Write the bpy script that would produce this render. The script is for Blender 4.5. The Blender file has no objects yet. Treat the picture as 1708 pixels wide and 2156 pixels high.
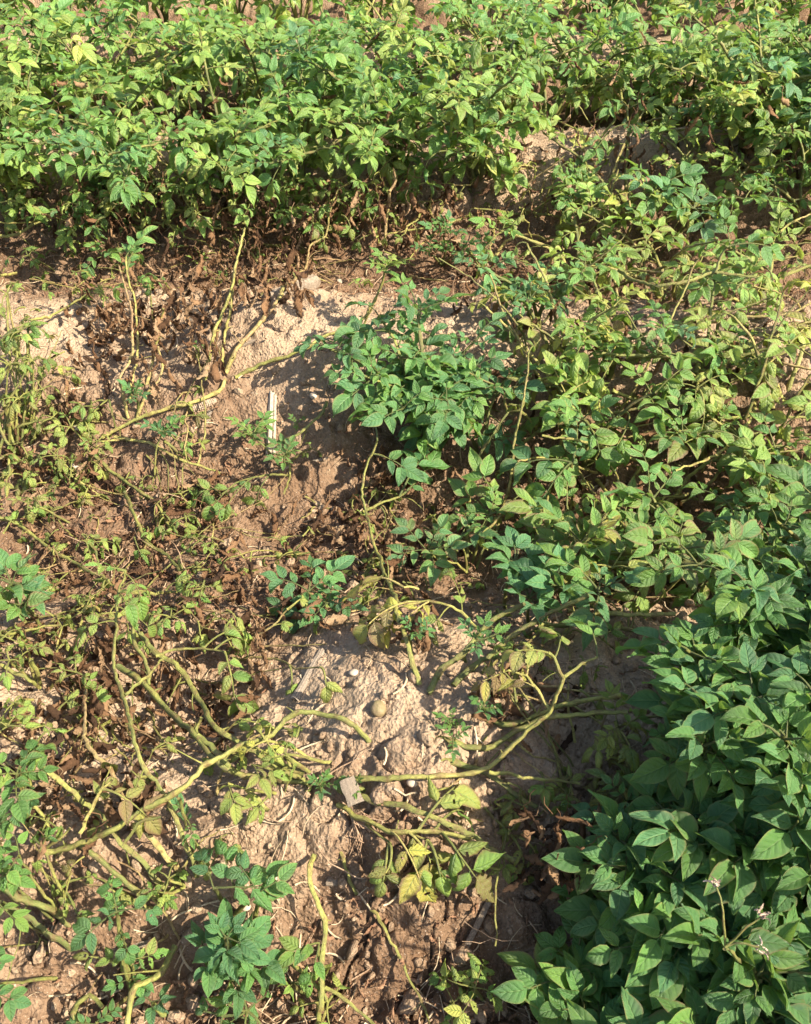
import bpy, math, random
import numpy as np
from mathutils import Vector, Matrix, Euler

S = bpy.context.scene
C = S.collection
PI = math.pi
rnd = random.Random(7)

# ------------------------------------------------------------------ camera, light, exposure
CAM = Vector((0, 0, 1.30)); PITCH = math.radians(45)
cd = bpy.data.cameras.new('camera'); cam = bpy.data.objects.new('camera', cd); C.objects.link(cam)
cam.location = CAM; cam.rotation_euler = (PI/2 - PITCH, 0, 0)
cd.sensor_fit = 'VERTICAL'; cd.angle = math.radians(60); cd.clip_start = 0.02; cd.clip_end = 500
S.camera = cam

SUN_EL = math.radians(43); SUN_AZ = math.radians(109)      # azimuth from +Y (view direction) clockwise: right, a little behind
w = bpy.data.worlds.new('World'); S.world = w; w.use_nodes = True
nt = w.node_tree; nt.nodes.clear()
sky = nt.nodes.new('ShaderNodeTexSky'); sky.sky_type = 'NISHITA'; sky.sun_disc = False
sky.sun_elevation = SUN_EL; sky.sun_rotation = SUN_AZ; sky.dust_density = 2.0
bg = nt.nodes.new('ShaderNodeBackground'); bg.inputs[1].default_value = 0.10
wo = nt.nodes.new('ShaderNodeOutputWorld')
nt.links.new(sky.outputs[0], bg.inputs[0]); nt.links.new(bg.outputs[0], wo.inputs[0])
sd = bpy.data.lights.new('sun', 'SUN'); sd.energy = 5.0; sd.angle = math.radians(0.55); sd.color = (1.0, 0.91, 0.76)
sun = bpy.data.objects.new('sun', sd); C.objects.link(sun)
tosun = Vector((math.sin(SUN_AZ)*math.cos(SUN_EL), math.cos(SUN_AZ)*math.cos(SUN_EL), math.sin(SUN_EL)))
sun.rotation_euler = tosun.to_track_quat('Z', 'Y').to_euler(); sun.location = (4, -2, 6)
S.view_settings.view_transform = 'Standard'; S.view_settings.look = 'None'
S.view_settings.gamma = 1; S.view_settings.use_curve_mapping = False
S.view_settings.exposure = 1.5

# ------------------------------------------------------------------ noise and terrain
def _h(ix, iy, seed):
    n = (ix.astype(np.int64)*374761393 + iy.astype(np.int64)*668265263 + seed*974711) & 0x7fffffff
    n = ((n ^ (n >> 13))*1274126177) & 0x7fffffff
    n = n ^ (n >> 16)
    return (n & 0xffffff)/float(0xffffff)
def vn(x, y, seed=0):
    ix = np.floor(x); iy = np.floor(y); fx = x-ix; fy = y-iy
    fx = fx*fx*(3-2*fx); fy = fy*fy*(3-2*fy)
    a = _h(ix, iy, seed); b = _h(ix+1, iy, seed); c = _h(ix, iy+1, seed); d = _h(ix+1, iy+1, seed)
    return (a+(b-a)*fx)*(1-fy)+(c+(d-c)*fx)*fy
def fbm(x, y, o=4, seed=0):
    s = 0; a = 0.5
    for i in range(o):
        s = s+a*(vn(x, y, seed+i)-0.5); x = x*2.03+17.1; y = y*2.03+5.3; a *= 0.5
    return s
def worley(x, y, seed=0):
    ix = np.floor(x); iy = np.floor(y); f1 = np.full(x.shape, 9.0); f2 = np.full(x.shape, 9.0); cid = np.zeros(x.shape)
    for dx in (-1, 0, 1):
        for dy in (-1, 0, 1):
            cx = ix+dx; cy = iy+dy
            r = _h(cx, cy, seed+3)
            d = np.hypot(cx+0.1+0.8*_h(cx, cy, seed)-x, cy+0.1+0.8*_h(cx, cy, seed+7)-y)
            m = d < f1
            f2 = np.where(m, f1, np.minimum(f2, d)); cid = np.where(m, r, cid); f1 = np.where(m, d, f1)
    return f1, f2, cid
ROW0 = 0.69; ROW = 1.02
BUMPS = []        # local mounds (x, y, radius, height)
def ground_base(x, y):
    yy = y + 0.16*(vn(x*0.9, y*0.3, 50)-0.5)
    c = np.cos(2*PI*(yy-ROW0)/ROW)
    z = 0.09 + 0.075*(np.sign(c)*np.abs(c)**0.8)
    z = z + 0.06*fbm(x*3.1, y*3.1, 3, 11) + 0.035*fbm(x*8.3, y*8.3, 2, 14)
    for bx, by, br, bh in BUMPS:
        z = z + bh*np.exp(-((x-bx)**2+(y-by)**2)/br**2)
    return z
def ground_fine(x, y):
    wx = x+0.02*fbm(x*18, y*18, 2, 60); wy = y+0.02*fbm(x*18, y*18, 2, 70)
    rough = 0.45+0.9*np.clip(vn(x*4, y*4, 33)*1.6-0.3, 0, 1)
    f1, f2, cid = worley(wx*15, wy*15, 5)
    z = 0.030*rough*(cid-0.35)*np.clip((f2-f1)*3.2, 0, 1)
    g1, g2, gid = worley(wx*42+9, wy*42, 8)
    z = z + 0.0125*rough*(gid-0.3)*np.clip((g2-g1)*2.6, 0, 1)
    q1, q2, qid = worley(wx*100+9, wy*88, 18)
    z = z + 0.0050*rough*(qid-0.3)*np.clip((q2-q1)*2.6, 0, 1)
    z = z + 0.018*fbm(x*22, y*26, 4, 21)
    cr = np.abs(fbm(x*9+3, y*9, 3, 81)); z = z - 0.012*np.exp(-(cr/0.012)**2)*rough
    return z
def g1(x, y):
    return float(ground_base(np.array([x]), np.array([y]))[0])

rot = Matrix.Rotation(PI/2-PITCH, 3, 'X')
FPX = 1078/math.tan(math.radians(30))
TS = np.linspace(0.4, 9, 2600)
def at(px, py, h=0.0):
    """the place in the field seen at this spot of the photograph, h metres above the soil"""
    d = rot @ Vector(((px-854)/FPX, (1078-py)/FPX, -1.0)); d.normalize()
    x = CAM.x+d.x*TS; y = CAM.y+d.y*TS; z = CAM.z+d.z*TS
    k = np.nonzero(z < ground_base(x, y)+h)[0]
    i = int(k[0]) if len(k) else len(TS)-1
    return Vector((x[i], y[i], z[i]))

p = at(850, 1450); BUMPS.append((p.x, p.y, 0.16, 0.035))
p = at(1380, 320); BUMPS.append((p.x, p.y, 0.22, 0.05))
p = at(600, 700); BUMPS.append((p.x, p.y, 0.25, 0.03))
p = at(430, 1420); BUMPS.append((p.x, p.y, 0.16, -0.10))
p = at(200, 1420); BUMPS.append((p.x, p.y, 0.14, -0.05))
p = at(260, 690); BUMPS.append((p.x, p.y, 0.16, -0.06))
p = at(290, 980); BUMPS.append((p.x, p.y, 0.18, 0.03))

# ------------------------------------------------------------------ materials
def mat(name):
    m = bpy.data.materials.new(name); m.use_nodes = True; t = m.node_tree; t.nodes.clear()
    out = t.nodes.new('ShaderNodeOutputMaterial')
    def n(ty, **kw):
        o = t.nodes.new('ShaderNode'+ty)
        for k, v in kw.items():
            if k.startswith('i_'):
                key = k[2:]; key = int(key) if key.isdigit() else key.replace('_', ' ')
                if hasattr(v, 'is_linked') or isinstance(v, bpy.types.NodeSocket): t.links.new(v, o.inputs[key])
                else: o.inputs[key].default_value = v
            else: setattr(o, k, v)
        return o
    return m, t, out, n
def mth(n, op, a, b=0.0, clamp=False):
    o = n('Math', operation=op, use_clamp=clamp, i_0=a, i_1=b); return o.outputs[0]
def mixc(n, f, a, b):
    o = n('Mix', data_type='RGBA'); 
    for idx, v in ((0, f), (6, a), (7, b)):
        if isinstance(v, bpy.types.NodeSocket): o.id_data.links.new(v, o.inputs[idx])
        else: o.inputs[idx].default_value = v if idx == 0 else (*v, 1)
    return o.outputs[2]
def ramp(n, f, stops):
    o = n('ValToRGB', i_0=f); e = o.color_ramp.elements
    while len(e) < len(stops): e.new(0.5)
    for q, (pos, col) in zip(e, stops): q.position = pos; q.color = (*col, 1)
    return o.outputs[0]
def noise(n, vec, scale, detail=4, rough=0.55):
    return n('TexNoise', i_Vector=vec, i_Scale=scale, i_Detail=detail, i_Roughness=rough).outputs[0]

def soil_mat(name='dry_soil'):
    m, t, out, n = mat(name)
    P = n('TexCoord').outputs['Object']
    n1 = noise(n, P, 5, 6, 0.6); n2 = noise(n, P, 45, 6, 0.65); n3 = noise(n, P, 260, 4, 0.6)
    dry = n('Attribute', attribute_name='dry').outputs['Fac']
    f = mth(n, 'ADD', mth(n, 'MULTIPLY', n1, 0.55), mth(n, 'MULTIPLY', n2, 0.65))
    f = mth(n, 'ADD', mth(n, 'ADD', f, mth(n, 'MULTIPLY', dry, 0.42)), -0.42, True)
    col = ramp(n, f, [(0.0, (0.105, 0.056, 0.028)), (0.35, (0.205, 0.130, 0.078)), (0.62, (0.352, 0.250, 0.160)), (1.0, (0.47, 0.368, 0.255))])
    v = n('TexVoronoi', i_Vector=P, i_Scale=170.0).outputs['Distance']
    sp = mth(n, 'GREATER_THAN', noise(n, P, 330, 1), 0.70)
    col = mixc(n, mth(n, 'MULTIPLY', sp, 0.5), col, (0.55, 0.46, 0.36))
    hgt = mth(n, 'ADD', mth(n, 'MULTIPLY', n2, 0.9), mth(n, 'ADD', mth(n, 'MULTIPLY', n3, 0.30), mth(n, 'MULTIPLY', v, 0.35)))
    b = n('Bump', i_Height=hgt, i_Strength=1.0, i_Distance=0.013)
    pr = n('BsdfPrincipled', i_Base_Color=col, i_Roughness=0.95, i_Normal=b.outputs[0]); pr.inputs['Specular IOR Level'].default_value = 0.15
    t.links.new(pr.outputs[0], out.inputs[0]); return m

def leaf_mat():
    m, t, out, n = mat('potato_leaf')
    oi = n('ObjectInfo'); sep = n('SeparateColor', i_0=oi.outputs['Color'])
    tone, blot, bri = sep.outputs
    uv = n('UVMap').outputs[0]; su = n('SeparateXYZ', i_0=uv); u, v = su.outputs[0], su.outputs[1]
    au = mth(n, 'ABSOLUTE', mth(n, 'SUBTRACT', mth(n, 'MULTIPLY', u, 2.0), 1.0))
    P = n('TexCoord').outputs['Object']
    off = n('Combine'+'XYZ', i_0=mth(n, 'MULTIPLY', oi.outputs['Random'], 31.0), i_1=mth(n, 'MULTIPLY', oi.outputs['Random'], 17.0))
    PO = n('VectorMath', operation='ADD', i_0=P, i_1=off.outputs[0]).outputs[0]
    nz = noise(n, PO, 45, 4, 0.6); nb = noise(n, PO, 75, 5, 0.65); nf = noise(n, PO, 400, 3)
    ph = mth(n, 'FRACT', mth(n, 'MULTIPLY', mth(n, 'SUBTRACT', v, mth(n, 'MULTIPLY', mth(n, 'POWER', au, 0.75), 0.24)), 5.5))
    vein = mth(n, 'LESS_THAN', mth(n, 'ABSOLUTE', mth(n, 'SUBTRACT', ph, 0.5)), 0.055)
    midr = mth(n, 'LESS_THAN', au, 0.045)
    vm = mth(n, 'MAXIMUM', mth(n, 'MULTIPLY', vein, 0.34), mth(n, 'MULTIPLY', midr, 0.8))
    tt = mth(n, 'ADD', tone, mth(n, 'MULTIPLY', mth(n, 'SUBTRACT', nz, 0.5), mth(n, 'ADD', mth(n, 'MULTIPLY', tone, 0.9), 0.25)), True)
    tt = mth(n, 'SUBTRACT', tt, mth(n, 'MULTIPLY', mth(n, 'MULTIPLY', tone, vm), 0.45), True)
    col = ramp(n, tt, [(0.0, (0.066, 0.170, 0.066)), (0.28, (0.100, 0.220, 0.042)), (0.5, (0.185, 0.285, 0.052)), (0.72, (0.29, 0.33, 0.075)), (1.0, (0.50, 0.44, 0.07))])
    col = mixc(n, mth(n, 'MULTIPLY', vm, 0.65), col, (0.21, 0.31, 0.11))
    edge = mth(n, 'MULTIPLY', mth(n, 'POWER', au, 5.0), 0.25)
    bm = mth(n, 'ADD', mth(n, 'ADD', nb, edge), mth(n, 'MULTIPLY', blot, 0.42))
    bm = mth(n, 'MULTIPLY', mth(n, 'SUBTRACT', bm, 0.77), 10.0, True)
    br = ramp(n, nf, [(0.3, (0.10, 0.055, 0.028)), (0.7, (0.25, 0.16, 0.08))])
    yl = mth(n, 'MULTIPLY', mth(n, 'SUBTRACT', mth(n, 'ADD', mth(n, 'ADD', nb, edge), mth(n, 'MULTIPLY', blot, 0.42)), 0.66), 5.0, True)
    col = mixc(n, mth(n, 'MULTIPLY', yl, 0.6), col, (0.33, 0.33, 0.075))
    col = mixc(n, bm, col, br)
    spk = mth(n, 'GREATER_THAN', noise(n, PO, 620, 1), 0.735)
    col = mixc(n, mth(n, 'MULTIPLY', spk, 0.35), col, (0.45, 0.42, 0.33))
    hs = n('HueSaturation', i_Color=col, i_Value=mth(n, 'ADD', mth(n, 'MULTIPLY', bri, 0.7), 0.65)); col = hs.outputs[0]
    quilt = mth(n, 'SINE', mth(n, 'MULTIPLY', ph, PI))
    hgt = mth(n, 'ADD', mth(n, 'MULTIPLY', mth(n, 'MULTIPLY', quilt, mth(n, 'SUBTRACT', 1.0, mth(n, 'POWER', au, 3.0))), 0.45), mth(n, 'ADD', mth(n, 'MULTIPLY', nf, 0.35), mth(n, 'MULTIPLY', mth(n, 'MINIMUM', mth(n, 'MULTIPLY', au, 8.0), 1.0), 0.6)))
    b = n('Bump', i_Height=hgt, i_Strength=0.75, i_Distance=0.003)
    pr = n('BsdfPrincipled', i_Base_Color=col, i_Roughness=0.36, i_Normal=b.outputs[0]); pr.inputs['Specular IOR Level'].default_value = 0.5
    tc = n('HueSaturation', i_Color=mixc(n, 0.35, col, (0.30, 0.40, 0.03)), i_Value=1.5).outputs[0]
    tr = n('BsdfTranslucent', i_Color=tc, i_Normal=b.outputs[0])
    mx = n('MixShader', i_0=0.34, i_1=pr.outputs[0], i_2=tr.outputs[0])
    t.links.new(mx.outputs[0], out.inputs[0]); return m

def dead_mat():
    m, t, out, n = mat('withered_leaf')
    oi = n('ObjectInfo'); P = n('TexCoord').outputs['Object']
    nz = noise(n, P, 90, 5, 0.65); nf = noise(n, P, 420, 3)
    f = mth(n, 'ADD', mth(n, 'MULTIPLY', nz, 0.8), mth(n, 'MULTIPLY', mth(n, 'SUBTRACT', oi.outputs['Random'], 0.42), 0.8), True)
    col = ramp(n, f, [(0.1, (0.060, 0.033, 0.018)), (0.40, (0.185, 0.095, 0.045)), (0.7, (0.35, 0.20, 0.10)), (1.0, (0.50, 0.36, 0.21))])
    b = n('Bump', i_Height=mth(n, 'ADD', nz, mth(n, 'MULTIPLY', nf, 0.4)), i_Strength=0.8, i_Distance=0.004)
    pr = n('BsdfPrincipled', i_Base_Color=col, i_Roughness=0.8, i_Normal=b.outputs[0]); pr.inputs['Specular IOR Level'].default_value = 0.25
    tr = n('BsdfTranslucent', i_Color=mixc(n, 0.3, col, (0.4, 0.2, 0.05)))
    mx = n('MixShader', i_0=0.2, i_1=pr.outputs[0], i_2=tr.outputs[0])
    t.links.new(mx.outputs[0], out.inputs[0]); return m

def litter_mat():
    m, t, out, n = mat('rotted_leaf'); P = n('TexCoord').outputs['Object']
    nz = noise(n, P, 90, 5, 0.65); lf = noise(n, P, 24, 3)
    f = mth(n, 'ADD', mth(n, 'MULTIPLY', nz, 0.6), mth(n, 'MULTIPLY', lf, 0.45), True)
    col = ramp(n, f, [(0.3, (0.075, 0.038, 0.020)), (0.5, (0.18, 0.09, 0.045)), (0.7, (0.32, 0.19, 0.10)), (0.9, (0.46, 0.32, 0.19))])
    b = n('Bump', i_Height=nz, i_Strength=0.8, i_Distance=0.004)
    pr = n('BsdfPrincipled', i_Base_Color=col, i_Roughness=0.85, i_Normal=b.outputs[0])
    t.links.new(pr.outputs[0], out.inputs[0]); return m

def stem_mat():
    m, t, out, n = mat('potato_stem')
    oi = n('ObjectInfo'); sep = n('SeparateColor', i_0=oi.outputs['Color']); tone, blot, bri = sep.outputs
    P = n('TexCoord').outputs['Object']; uv = n('UVMap').outputs[0]
    st = noise(n, n('VectorMath', operation='MULTIPLY', i_0=uv, i_1=(9.0, 14.0, 1.0)).outputs[0], 3.0, 5, 0.6)
    nz = noise(n, P, 10, 6, 0.68); nf = noise(n, P, 130, 5, 0.65)
    f = mth(n, 'ADD', tone, mth(n, 'ADD', mth(n, 'MULTIPLY', mth(n, 'SUBTRACT', nz, 0.5), 1.35), mth(n, 'MULTIPLY', mth(n, 'SUBTRACT', st, 0.5), 0.7)), True)
    col = ramp(n, f, [(0.0, (0.060, 0.080, 0.022)), (0.3, (0.125, 0.140, 0.034)), (0.55, (0.27, 0.265, 0.062)), (0.72, (0.40, 0.34, 0.10)), (0.88, (0.40, 0.275, 0.125)), (1.0, (0.27, 0.155, 0.075))])
    sp = mth(n, 'MULTIPLY', mth(n, 'SUBTRACT', mth(n, 'ADD', nf, mth(n, 'MULTIPLY', blot, 0.25)), 0.60), 7.0, True)
    col = mixc(n, mth(n, 'MULTIPLY', sp, 0.75), col, (0.12, 0.075, 0.03))
    nd = n('Attribute', attribute_name='node').outputs['Fac']
    col = mixc(n, mth(n, 'MULTIPLY', nd, mth(n, 'ADD', 0.15, mth(n, 'MULTIPLY', nf, 1.1)), True), col, (0.15, 0.095, 0.035))
    lg = mth(n, 'MULTIPLY', mth(n, 'SUBTRACT', noise(n, n('VectorMath', operation='MULTIPLY', i_0=uv, i_1=(2.0, 3.0, 1.0)).outputs[0], 2.2, 4, 0.7), 0.56), 6.0, True)
    col = mixc(n, mth(n, 'MULTIPLY', lg, 0.6), col, (0.26, 0.17, 0.075))
    col = n('HueSaturation', i_Color=col, i_Value=mth(n, 'ADD', mth(n, 'MULTIPLY', bri, 0.6), 0.7)).outputs[0]
    b = n('Bump', i_Height=mth(n, 'ADD', st, mth(n, 'MULTIPLY', nf, 0.5)), i_Strength=0.8, i_Distance=0.003)
    pr = n('BsdfPrincipled', i_Base_Color=col, i_Roughness=0.55, i_Normal=b.outputs[0]); pr.inputs['Specular IOR Level'].default_value = 0.4
    pr.inputs['Subsurface Weight'].default_value = 0.0
    t.links.new(pr.outputs[0], out.inputs[0]); return m

def fibre_mat(name, dark, mid, light, rough=0.75, stretch=(60.0, 4.0, 60.0)):
    m, t, out, n = mat(name)
    P = n('TexCoord').outputs['Object']; oi = n('ObjectInfo')
    Q = n('VectorMath', operation='MULTIPLY', i_0=P, i_1=stretch).outputs[0]
    s1 = noise(n, Q, 6.0, 5, 0.65); s2 = noise(n, P, 35, 4)
    f = mth(n, 'ADD', mth(n, 'MULTIPLY', s1, 0.65), mth(n, 'ADD', mth(n, 'MULTIPLY', s2, 0.45), mth(n, 'MULTIPLY', oi.outputs['Random'], 0.1)))
    col = ramp(n, f, [(0.32, dark), (0.55, mid), (0.8, light)])
    b = n('Bump', i_Height=s1, i_Strength=0.8, i_Distance=0.003)
    pr = n('BsdfPrincipled', i_Base_Color=col, i_Roughness=rough, i_Normal=b.outputs[0]); pr.inputs['Specular IOR Level'].default_value = 0.3
    t.links.new(pr.outputs[0], out.inputs[0]); return m

def tuber_mat():
    m, t, out, n = mat('tuber_skin')
    P = n('TexCoord').outputs['Object']; g = n('TexCoord').outputs['Generated']
    n1 = noise(n, P, 90, 6, 0.7); n2 = noise(n, P, 400, 3)
    z = n('SeparateXYZ', i_0=g).outputs[2]
    f = mth(n, 'ADD', mth(n, 'MULTIPLY', n1, 0.8), mth(n, 'MULTIPLY', z, 0.35), True)
    col = ramp(n, f, [(0.35, (0.27, 0.185, 0.115)), (0.6, (0.22, 0.155, 0.08)), (0.85, (0.15, 0.125, 0.045))])
    col = mixc(n, mth(n, 'MULTIPLY', mth(n, 'GREATER_THAN', n2, 0.62), 0.4), col, (0.16, 0.11, 0.06))
    b = n('Bump', i_Height=mth(n, 'ADD', n1, n2), i_Strength=0.4, i_Distance=0.002)
    pr = n('BsdfPrincipled', i_Base_Color=col, i_Roughness=0.7, i_Normal=b.outputs[0])
    t.links.new(pr.outputs[0], out.inputs[0]); return m

M_SOIL = soil_mat(); M_LEAF = leaf_mat(); M_DEAD = dead_mat(); M_STEM = stem_mat(); M_LITTER = litter_mat()
M_STRAW = fibre_mat('dry_straw', (0.17, 0.11, 0.06), (0.40, 0.29, 0.17), (0.62, 0.50, 0.34))
M_CORN = fibre_mat('weathered_corn_stalk', (0.15, 0.11, 0.075), (0.41, 0.33, 0.24), (0.66, 0.58, 0.46))
M_COB = fibre_mat('old_cob', (0.10, 0.07, 0.05), (0.26, 0.19, 0.13), (0.45, 0.35, 0.25), stretch=(1., 1., 1.))
M_ROOT = fibre_mat('dry_root', (0.12, 0.065, 0.035), (0.27, 0.17, 0.10), (0.48, 0.34, 0.22))
M_TUBER = tuber_mat()
M_CORN_SHADED = fibre_mat('shaded_grey_stalk', (0.09, 0.065, 0.045), (0.22, 0.165, 0.115), (0.40, 0.33, 0.25))  # darker grey copy of the stalk colour, with shade painted in
M_STONE = fibre_mat('pale_stone', (0.26, 0.20, 0.14), (0.42, 0.33, 0.24), (0.58, 0.49, 0.38), stretch=(1., 1., 1.))
M_PETAL = fibre_mat('wilted_petal', (0.20, 0.12, 0.08), (0.40, 0.30, 0.22), (0.62, 0.52, 0.43), stretch=(3., 3., 3.))

# ------------------------------------------------------------------ mesh helpers
def mesh(name, V, F, m=None, uv=None, smooth=True):
    me = bpy.data.meshes.new(name); me.from_pydata([tuple(v) for v in V], [], F)
    if m: me.materials.append(m)
    if uv is not None:
        l = me.uv_layers.new(name='UVMap'); idx = np.empty(len(me.loops), dtype=np.int32)
        me.loops.foreach_get('vertex_index', idx); l.data.foreach_set('uv', np.asarray(uv, dtype=np.float32)[idx].ravel())
    if smooth: me.polygons.foreach_set('use_smooth', [True]*len(me.polygons))
    me.update(); return me
def link(name, data, parent=None, loc=None, mtx=None):
    o = bpy.data.objects.new(name, data); C.objects.link(o)
    if parent: o.parent = parent
    if loc is not None: o.location = loc
    if mtx is not None: o.matrix_local = mtx
    return o
def tag(o, label=None, cat=None, group=None, kind=None):
    if label: o['label'] = label
    if cat: o['category'] = cat
    if group: o['group'] = group
    if kind: o['kind'] = kind
    return o

def catmull(P, step):
    P = [Vector(p) for p in P]; Q = [P[0]*2-P[1]]+P+[P[-1]*2-P[-2]]; out = []
    for i in range(1, len(Q)-2):
        a, b, c, d = Q[i-1:i+3]; k = max(2, int((c-b).length/step))
        for j in range(k):
            t = j/k
            # mostly straight internodes with a rounded kink at each node
            cr = 0.5*((2*b)+(c-a)*t+(2*a-5*b+4*c-d)*t*t+(3*b-a-3*c+d)*t**3)
            out.append(cr.lerp(b.lerp(c, t), 0.6))
    out.append(P[-1]); return out
NB = []         # closeness to a node, one value per stem vertex
def tube_geo(pts, rad, sides=8, node=0.055, rs=None, stubs=False, wing=0.08, V=None, F=None, UV=None, origin=Vector((0, 0, 0))):
    """tapered stalk along pts; swollen nodes; returns vertices, faces, uvs"""
    if V is None: NB.clear()
    V = [] if V is None else V; F = [] if F is None else F; UV = [] if UV is None else UV
    rs = rs or rnd
    n = len(pts); tan = [(pts[min(i+1, n-1)]-pts[max(i-1, 0)]).normalized() for i in range(n)]
    up = Vector((0, 0, 1)) if abs(tan[0].z) < 0.9 else Vector((1, 0, 0))
    x = tan[0].cross(up).normalized(); s = 0.0; base0 = len(V); nxt = node*rs.uniform(0.4, 1.0); nodes = []
    tw = rs.uniform(0, 6)
    L = sum((pts[i+1]-pts[i]).length for i in range(n-1))
    ss = 0; marks = []
    while node and ss+nxt < L:
        ss += nxt; marks.append(ss); nxt = node*rs.uniform(0.7, 1.6)
    zig = [Vector((rs.gauss(0, .7), rs.gauss(0, .7), rs.gauss(0, .35)))*rad(m_/L) for m_ in marks]
    km = [0.0]+marks+[L]; kz = [Vector((0, 0, 0))]+zig+[Vector((0, 0, 0))]
    for i in range(n):
        if i: s += (pts[i]-pts[i-1]).length
        x = (x-tan[i]*x.dot(tan[i])).normalized(); y = tan[i].cross(x)
        r = rad(s/L if L else 0)
        nb = max([math.exp(-((s-mk)/0.0045)**2) for mk in marks] or [0]); c0 = pts[i]
        for g in range(len(km)-1):
            if km[g] <= s <= km[g+1] and marks:
                t_ = (s-km[g])/max(1e-6, km[g+1]-km[g]); c0 = pts[i]+kz[g].lerp(kz[g+1], t_); r *= 1.06-0.16*math.sin(PI*t_) if g else 1; break
        for mk in marks: r *= 1+0.2*math.exp(-((s-mk)/0.006)**2)
        for k in range(sides):
            a = 2*PI*k/sides; rr = r*(1+wing*math.cos(3*a+tw+s*2.5))
            NB.append(nb); V.append(c0-origin+x*(rr*math.cos(a))+y*(rr*math.sin(a))); UV.append((k/sides, s*4))
    for i in range(n-1):
        for k in range(sides):
            a = base0+i*sides+k; b = base0+i*sides+(k+1) % sides
            F.append((a, b, b+sides, a+sides))
    for c, ring in ((pts[0], 0), (pts[-1], n-1)):
        NB.append(0.9 if marks else 0); V.append(c-origin); UV.append((0, 0)); q = len(V)-1
        for k in range(sides):
            a = base0+ring*sides+k; b = base0+ring*sides+(k+1) % sides
            F.append((a, q, b) if ring else (b, q, a))
    if stubs:
        for mk in marks:
            if rs.random() < 0.7:
                i = min(n-2, int(mk/L*(n-1))); a = rs.uniform(0, 6.28); x2 = tan[i].orthogonal().normalized(); y2 = tan[i].cross(x2)
                d = (x2*math.cos(a)+y2*math.sin(a)+tan[i]*rs.uniform(0.2, 0.9)).normalized(); r = rad(mk/L)
                long = rs.random() < 0.4
                p0 = pts[i]+d*r*0.4; l = rs.uniform(0.025, 0.07) if long else rs.uniform(0.005, 0.016); cv = Vector((rs.gauss(0, .3), rs.gauss(0, .3), -rs.uniform(0.1, 0.9) if long else -.2))
                q = [p0]
                for g in range(5 if long else 2):
                    d = (d+cv*0.3).normalized(); q.append(q[-1]+d*l/(5 if long else 2))
                tube_geo(q, (lambda t, r=r: min(r*.4, .0016)*(1-0.5*t)) if long else (lambda t, r=r: r*0.36*(1-0.4*t)), 5, 0, rs, False, 0, V, F, UV, origin)
    return V, F, UV

# ------------------------------------------------------------------ leaves
def leaflet_geo(rs, L=1.0, W=0.62, fold=0.25, droop=0.6, wave=0.05, ragged=0.0, serr=0.0, curl=0.0, holes=0, nu=6, nv=10, petiole=0.08):
    V, F, UV = [], [], []
    ph = rs.uniform(0, 6.28); ph2 = rs.uniform(0, 6.28); tw = rs.uniform(-0.25, 0.25); ex = rs.uniform(0.5, 0.66)
    side = rs.uniform(-0.12, 0.12)
    wm = (ex/(ex+1.12))**ex*(1.12/(ex+1.12))**1.12
    pos = Vector((0, petiole*L, 0)); ang = rs.uniform(0.0, 0.2)
    for j in range(nv+1):
        v = j/nv
        wd = 0.5*W*L*((v**ex)*((1-v)**1.12)/wm)
        if j == 0: wd = 0.012*L
        if j == nv: wd = 0.004*L
        if j:
            ang -= droop/nv*(0.5+v); ds = L/nv
            pos = pos+Vector((math.sin(side)*ds*v*2, math.cos(ang)*ds, math.sin(ang)*ds))
        for i in range(nu+1):
            q = 2*i/nu-1; a = abs(q); e = wd
            if a == 1:
                e *= 1+serr*(1 if j % 2 else -1)
                if ragged: e *= 1-ragged*rs.random()**1.5
            xx = q*e; zz = a*e*fold*2-a*a*e*curl*2.2
            if curl: xx *= 1-0.45*curl*a
            zz += wave*L*math.sin(7*v+ph+(0 if q < 0 else ph2))*a*a
            xx, zz = xx*math.cos(tw*v)-zz*math.sin(tw*v), xx*math.sin(tw*v)+zz*math.cos(tw*v)
            nrm = Vector((0, -math.sin(ang), math.cos(ang)))
            V.append(pos+Vector((xx, 0, 0))+nrm*zz); UV.append((i/nu, v))
    dead = set()
    for _ in range(holes):
        i, j = rs.randrange(nu), rs.randrange(1, nv); dead.add((i, j))
        if rs.random() < 0.6: dead.add((min(nu-1, i+1), j))
        if rs.random() < 0.4: dead.add((i, min(nv-1, j+1)))
    for j in range(nv):
        for i in range(nu):
            if (i, j) in dead: continue
            a = j*(nu+1)+i; F.append((a, a+1, a+nu+2, a+nu+1))
    # leaflet stalk
    r = 0.014*L
    b = len(V); q0 = V[nu//2]
    for k in range(4):
        a = PI/2*k; V.append(Vector((r*math.cos(a), 0, r*math.sin(a)))); UV.append((0.5, 0))
    for k in range(4):
        a = PI/2*k; V.append(q0+Vector((r*0.8*math.cos(a), 0, r*0.8*math.sin(a)))); UV.append((0.5, 0))
    for k in range(4): F.append((b+k, b+(k+1) % 4, b+4+(k+1) % 4, b+4+k))
    return V, F, UV
def leaflet_mesh(**kw):
    V, F, UV = leaflet_geo(rnd, **kw); return mesh('leaflet', V, F, M_LEAF, UV)
U = rnd.uniform
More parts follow.
